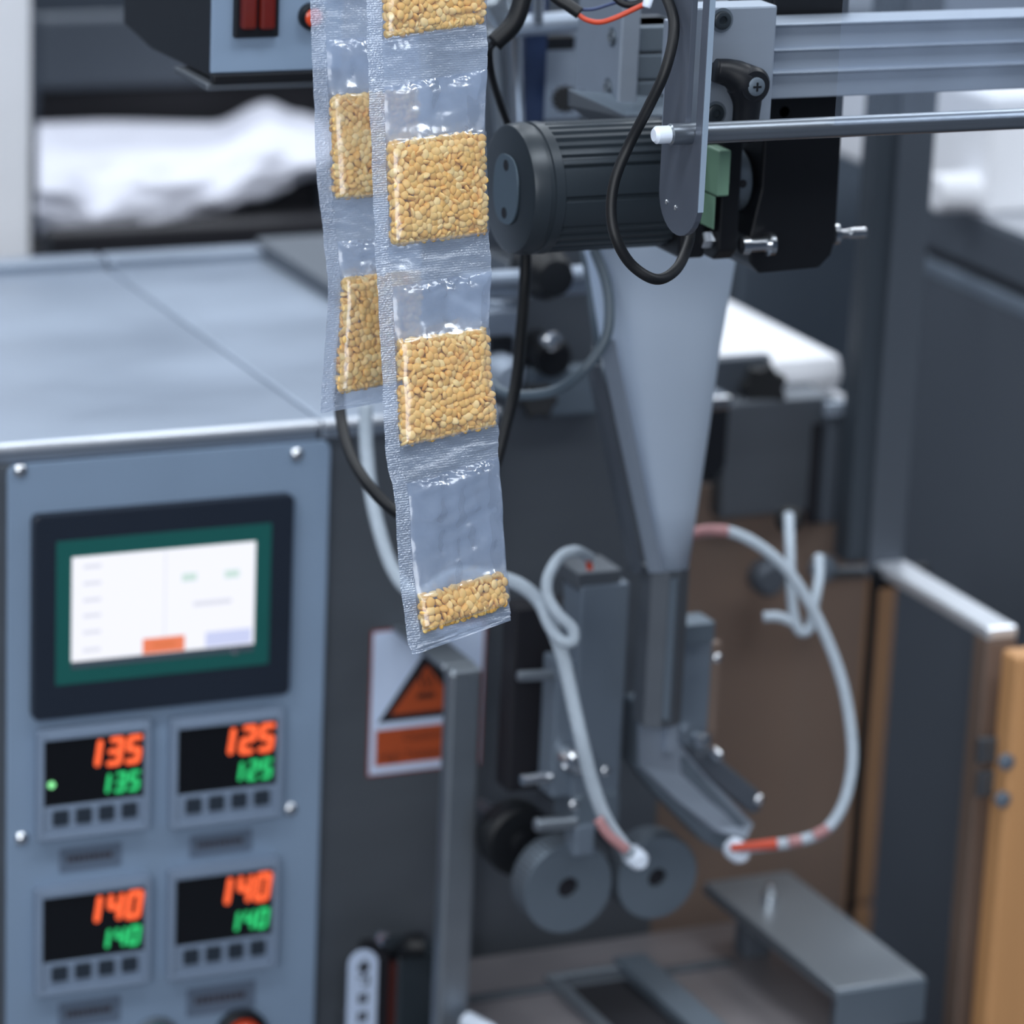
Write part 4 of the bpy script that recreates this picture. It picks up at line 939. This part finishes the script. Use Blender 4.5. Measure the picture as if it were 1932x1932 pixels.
# tag, black switch, knob at the bottom
YT = -.03
a = PY(660, 1798, YT); b = PY(708, 1990, YT)
tg = thing('white_tag', 'white rounded strip with dark marks standing at the bottom beside the black switch', 'tag', ((a.x+b.x)/2, YT, b.z))
slabY('strip', rrect(a.x, b.z-.1, b.x, a.z, (b.x-a.x)*.49, 8), YT, .003, M['sticker_white'], tg, .0004)
cx_ = (a.x+b.x)/2; sz = (b.x-a.x)
box('standoff', (cx_-sz*.2, YT+.003, b.z), (cx_+sz*.2, .0036, b.z+.02), M['steel_dark'], tg)
def mark(z, kind):
    bm = bmesh.new(); y = YT; t_ = .0009; w2 = sz*.2
    R4 = []
    if kind == 'cross': R4 = [(-w2, -t_, w2, t_), (-t_, -w2*1.3, t_, w2*1.3), (-w2*.8, w2*.5, w2*.8, w2*.5+t_*1.4), (-w2*.8, -w2*.6, w2*.8, -w2*.6+t_*1.4), (-w2*.8, -w2*.6, -w2*.8+t_*1.4, w2*.6), (w2*.8-t_*1.4, -w2*.6, w2*.8, w2*.6)]
    if kind == 'hook': R4 = [(-w2, w2*.6, w2, w2*.6+t_*1.6), (w2-t_*1.6, -w2*.8, w2, w2*.6), (-w2*.3, -w2*.8, w2, -w2*.8+t_*1.6)]
    if kind == 'block': R4 = [(-w2*.8, -w2*.8, -w2*.8+t_*1.6, w2*.9), (w2*.8-t_*1.6, -w2*.8, w2*.8, w2*.9), (-w2*.8, -w2*.8, w2*.8, -w2*.8+t_*1.6), (-w2*.8, w2*.9-t_*1.6, w2*.8, w2*.9), (-w2*.8, -t_*.8, w2*.8, t_*.8)]
    for k, (u0, v0, u1, v1) in enumerate(R4): a_box(bm, (cx_+u0, y-.0003-k*.00001, z+v0), (cx_+u1, y, z+v1))
    link('mark', fin(bm), M['ink'], tg)
for py, kd in ((1826, 'cross'), (1852, 'hook'), (1884, 'block'), (1918, 'block')): mark(PY(685, py, YT).z, kd)
a = PY(716, 1812, YT); b = PY(828, 1990, YT)
bs = thing('black_switch', 'black switch housing with red side stripe between the white tag and guard post', 'switch', ((a.x+b.x)/2, YT, b.z))
xm = PY(750, 1850, YT).x
box('housing', (xm, YT, b.z-.1), (b.x, .0036, a.z), M['motor'], bs, .002)
box('side', (a.x, YT+.004, b.z-.1), (xm-.004, .0036, a.z), M['near_black'], bs)
box('stripe', (xm-.004, YT+.002, b.z-.1), (xm, YT+.02, a.z-.004), M['stripe'], bs, 0, 'dull red stripe')
tube('toggle', [PY(742, 1808, YT+.012), PY(770, 1786, YT+.0), PY(800, 1784, YT-.004)], lambda t: .0055+.0025*t, M['rubber'], bs)
lathe('lock_nut', PY(720, 1768, YT), FRONT, [(0, .0045), (.004, .0045), (.006, .003), (.006, 0)], M['chrome'], bs, n=6)
tag(cyl('roller_end', PZ(880, 1925, ZD+.006), PZ(925, 1950, ZD+.006), .006, M['nylon']), 'white peg end lying on the deck at the bottom edge', 'peg')

# ------------------------------------------------------------------ sachet strips
def cat(vals, t):
    """Catmull-Rom through values at 0,1,2..."""
    n = len(vals); i = min(int(t), n-2); f = t-i
    g = lambda k: vals[k] if 0 <= k < n else (vals[0]*2-vals[1] if k < 0 else vals[-1]*2-vals[-2])
    a, b, c, d = g(i-1), g(i), g(i+1), g(i+2)
    return .5*((2*b)+(c-a)*f+(2*a-5*b+4*c-d)*f*f+(3*b-a-3*c+d)*f**3)
class Strip:
    def __init__(s, rows, dl, dr, seed):
        s.L = [PD(x, y, dl+.0) for (x, y), _ in rows]; s.R = [PD(x, y, dr) for _, (x, y) in rows]; s.seed = seed
    def edge(s, t): return cat(s.L, t), cat(s.R, t)
    def base(s, u, t, crink=1):
        a, b = s.edge(t); p = a.lerp(b, u); n = s.normal(t)
        # slow waviness of the sheet and small crinkles
        w_ = .0016*noise.noise(Vector((u*1.3, t*1.1, s.seed)))+.0006*crink*noise.noise(Vector((u*6, t*5, s.seed+9)))
        return p+n*w_+(b-a)*(.006*noise.noise(Vector((t*3.1, s.seed, 3 if u < .5 else 8))))*(abs(u-.5)*2)**3
    def normal(s, t):
        a, b = s.edge(t); a2, b2 = s.edge(min(t+.05, len(s.L)-1.001)); a1, b1 = s.edge(max(t-.05, 0))
        dn = ((a2+b2)-(a1+b1)).normalized(); n = (b-a).normalized().cross(dn)
        return n if n.dot(FWD) < 0 else -n
def patch(name, strip, parent, m, u0, u1, t0, t1, nu, nv, off, haze, label=None):
    me = bpy.data.meshes.new(name); V = []; Fc = []; H = []; A = []
    for j in range(nv+1):
        tt = t0+(t1-t0)*j/nv; nrm = strip.normal(tt)
        for i in range(nu+1):
            uu = u0+(u1-u0)*i/nu; p = strip.base(uu, tt)+nrm*off((uu-u0)/(u1-u0), j/nv, uu, tt)
            V.append(p); H.append(haze((uu-u0)/(u1-u0), j/nv)); A.append(p.z)
    for j in range(nv):
        for i in range(nu): a = j*(nu+1)+i; Fc.append((a, a+1, a+nu+2, a+nu+1))
    me.from_pydata(V, [], Fc)
    at = me.attributes.new('haze', 'FLOAT', 'POINT'); at.data.foreach_set('value', H)
    at = me.attributes.new('along', 'FLOAT', 'POINT'); at.data.foreach_set('value', A)
    return link(name, me, m, parent, label, smooth=True)
def seg_strip(strip, parent, segs, us, fills, HZ):
    """segs: list of ('pouch'|'seal', t0, t1)"""
    sd = strip.seed
    tA, tB = segs[0][1], segs[-1][2]
    patch('side_seal', strip, parent, M['side'], 0, us, tA, tB, 8, 60*(len(segs)), lambda u, v, uu, tt: .0003*noise.noise(Vector((uu*30, tt*14, sd))), lambda u, v: HZ['side'], 'crimped side seal')
    pi = 0
    for kind, t0, t1 in segs:
        if kind == 'seal':
            patch('cross_seal', strip, parent, M['seal'], us, 1, t0, t1, 40, 14, lambda u, v, uu, tt: .0005*noise.noise(Vector((uu*14, tt*20, sd+2)))*(1-v*.3)+.0006*math.sin(u*3)*0, lambda u, v: HZ['seal'])
        else:
            f = fills[pi]; pi += 1; h0 = f['h']
            def shape(u, v, f=f, h0=h0):
                e = (1-abs(2*u-1)**(9 if v >= f['v0'] else 4.5))**.6
                tv = f['v0']
                if v >= tv: k = 1.0*min(1, (1-v)/.03+.02)**.5
                else:
                    s_ = v/max(tv, .01); k = f['he']/h0+(1-f['he']/h0)*max(0, (s_-.55)/.45)**2; k *= min(1, v/.12+.02)**.6
                return e*k
            def cr(u, v, uu, tt, q, f=f):
                a = f['cr']*(1 if v < f['v0'] else .35)
                ed = math.exp(-((v)/.07)**2)+.8*math.exp(-((v-f['v0'])/.05)**2)*.3+.7*math.exp(-((1-v)/.05)**2)
                return a*(.0010*noise.noise(Vector((uu*9, tt*2.2, sd+q)))+.0008*noise.noise(Vector((uu*4+tt*3, tt*6, sd+q+3)))+.0012*ed*noise.noise(Vector((uu*26, tt*16, sd+q+5))))
            fz = lambda u, v, f=f: (HZ['full'] if f['v0'] <= v < .985 else HZ['empty']+(HZ['full']-HZ['empty'])*max(0, 1-(f['v0']-v)/.03)*(v < f['v0'])) if v < .985 else HZ['empty']
            patch('pouch_front', strip, parent, M['film'], us, 1, t0, t1, 56, 90, lambda u, v, uu, tt: max(.0003, shape(u, v)*h0*.5+.0002+cr(u, v, uu, tt, 1)*min(1, 6*u*(1-u))), fz)
            patch('pouch_back', strip, parent, M['film'], us, 1, t0, t1, 28, 45, lambda u, v, uu, tt: min(-.0003, -shape(u, v)*h0*.5-.0002-cr(u, v, uu, tt, 7)*min(1, 6*u*(1-u))), lambda u, v: HZ['back'])
HAZE = {'side': .66, 'seal': .58, 'full': .13, 'empty': .44, 'back': .42}
frows = [((686, -170), (917, -200)), ((690, -60), (918, -90)), ((692, 82), (918, 48)), ((697, 168), (919, 131)), ((702, 310), (916, 285)), ((707, 470), (923, 441)), ((712, 546), (925, 512)), ((720, 690), (923, 660)),
         ((727, 852), (940, 802)), ((740, 920), (940, 862)), ((752, 1050), (950, 1000)), ((768, 1200), (962, 1138)), ((780, 1237), (962, 1171))]
FS = Strip(frows, 1.748, 1.782, 3.3)
fs = thing('sachet_strip', 'front hanging strip of clear sachets filled with yellow lentils', 'sachet strip', FS.edge(12)[0])
ff = [dict(v0=.02, h=.011, he=.004, cr=1), dict(v0=.385, h=.0115, he=.0050, cr=1), dict(v0=.37, h=.0115, he=.0050, cr=1), dict(v0=.765, h=.0095, he=.0050, cr=1.3)]
seg_strip(FS, fs, [('pouch', 0, 2), ('seal', 2, 3), ('pouch', 3, 5), ('seal', 5, 6), ('pouch', 6, 8), ('seal', 8, 9), ('pouch', 9, 11), ('seal', 11, 12)], .125, ff, HAZE)
rrows = [((582, -150), (800, -165)), ((586, -5), (796, -18)), ((588, 78), (792, 62)), ((593, 230), (791, 214)), ((601, 380), (792, 366)), ((612, 458), (795, 443)), ((618, 580), (795, 560)), ((606, 748), (800, 715)), ((604, 780), (803, 745))]
RS = Strip(rrows, 1.805, 1.835, 7.7)
rs = thing('sachet_strip', 'rear hanging strip of clear lentil sachets, half hidden behind the front strip', 'sachet strip', RS.edge(8)[0])
rf = [dict(v0=.2, h=.011, he=.004, cr=1), dict(v0=.36, h=.0115, he=.0050, cr=1), dict(v0=.315, h=.0115, he=.0050, cr=1)]
seg_strip(RS, rs, [('pouch', 0, 1), ('seal', 1, 2), ('pouch', 2, 4), ('seal', 4, 5), ('pouch', 5, 7), ('seal', 7, 8)], .135, rf, {**HAZE, 'full': .15})

# lentils
def lentil_mesh(kind):
    bm = bmesh.new(); bmesh.ops.create_icosphere(bm, subdivisions=2, radius=1)
    a, b, c = ((.00268, .00228, .00135), (.00248, .00216, .00145), (.00285, .00212, .00125))[kind]
    for v in bm.verts:
        z = v.co.z; v.co.x *= a*(1+.05*math.sin(3*v.co.y+kind)); v.co.y *= b; v.co.z = c*(z if z > 0 else z*.62)
    me = fin(bm); me.name = 'lentil'; me.materials.append(M['lentil']); me.polygons.foreach_set('use_smooth', [True]*len(me.polygons)); return me
LM = [lentil_mesh(k) for k in range(3)]
LV = [(np.array([v.co[:] for v in me.vertices]), [tuple(p.vertices) for p in me.polygons]) for me in LM]
def pack(wd, ht, dmin, rng):
    n = int(wd*ht/(dmin*dmin)*1.28); P = rng.random((n, 2))*[wd, ht]
    for it in range(90):
        d = P[:, None]-P[None]; r = np.sqrt((d**2).sum(2))+1e-9; np.fill_diagonal(r, 9)
        push = np.clip(dmin-r, 0, None)/r*.25; P += (d*push[..., None]).sum(1)
        P[:, 0] = np.clip(P[:, 0], 0, wd); P[:, 1] = np.clip(P[:, 1], 0, ht)
    return P
rng = np.random.default_rng(5)
def rot_for(nrm, dn, flat):
    """a rotation whose z leans towards the film; flat: 1 lies flat"""
    z = (nrm*flat+Vector(rng.normal(0, 1, 3))*(1-flat)).normalized(); x = Vector(rng.normal(0, 1, 3)); x = (x-z*x.dot(z)).normalized(); y = z.cross(x)
    return Matrix((x, y, z)).transposed()
made = 0
def fill(strip, t0, t1, f, us, ntop, single, label, group, stuff_label, slope=0.0):
    global made
    u0, u1 = us+.048, .952
    a, b = strip.edge((t0+t1)/2); wd = (b-a).length*(u1-u0)
    tv0 = t0+(t1-t0)*f['v0']; p0 = strip.base(.5, tv0); p1 = strip.base(.5, t1); ht = (p1-p0).length*.925
    sv, sf_ = [], []
    for layer, frac in enumerate((.62, .0, -.62)):
        P = pack(wd, ht, .00345 if layer == 0 else .0038, rng)
        for x, y in P:
            uu = u0+(u1-u0)*x/wd; yy = y/ht
            e = (1-abs(2*(uu-us)/(1-us)-1)**9)**.6 if 0 < (uu-us)/(1-us) < 1 else 0
            tt = tv0+(t1-t0)*(1-f['v0'])*.925*yy + (t1-tv0)*.022
            jitter = .0008*noise.noise(Vector((uu*9, tt*7, 1)))
            rim = min(1, .35+yy*12)*min(1, .25+(1-yy)*7)
            nrm = strip.normal(tt); q = strip.base(uu, tt, .5)+nrm*(frac*max(.0002, e*f['h']*.5*rim-.0016)+jitter+float(rng.normal(0, .0003)))
            dn = DWN; flat = .82 if layer == 0 and rng.random() < .72 else .35
            R3 = rot_for(nrm, dn, flat); k = int(rng.integers(3)); s = float(rng.uniform(.86, 1.1))
            if layer == 0 and single and made < 300:
                o = bpy.data.objects.new('lentil', LM[k]); COL.objects.link(o); mw = (R3*s).to_4x4(); mw.translation = q; o.matrix_world = mw
                o['label'] = label; o['category'] = 'lentil'; o['group'] = group; made += 1
            else:
                base = sum(len(z) for z in sv); v = LV[k][0]@(np.array(R3).T*s)+np.array(q[:]); sv.append(v); sf_ += [tuple(base+i for i in fc) for fc in LV[k][1]]
    if sv:
        me = bpy.data.meshes.new('lentil_fill'); me.from_pydata(np.concatenate(sv).tolist(), [], sf_); me.materials.append(M['lentil']); me.polygons.foreach_set('use_smooth', [True]*len(me.polygons))
        o = bpy.data.objects.new('lentil_fill', me); COL.objects.link(o); tag(o, stuff_label, 'lentils', None, 'stuff')
fill(FS, 9, 11, ff[3], .125, 3, True, 'single yellow split lentil at the front of the small heap in the lowest sachet', 'lentils in the lowest sachet of the front strip', 'small heap of yellow lentils at the bottom of the lowest sachet')
fill(FS, 6, 8, ff[2], .125, 3, True, 'single yellow split lentil against the front film of the full sachet above the lowest one', 'lentils in the full sachet above the lowest one', 'deeper layers of yellow lentils in the full sachet above the lowest one')
fill(FS, 3, 5, ff[1], .125, 3, False, '', '', 'yellow lentils filling the front sachet beside the motor')
fill(FS, 0, 2, ff[0], .125, 3, False, '', '', 'yellow lentils in the front sachet cut off by the top edge')
fill(RS, 2, 4, rf[1], .135, 3, False, '', '', 'yellow lentils in the upper sachet of the rear strip')
fill(RS, 5, 7, rf[2], .135, 3, False, '', '', 'yellow lentils in the lowest sachet of the rear strip')
print('single lentils', made)
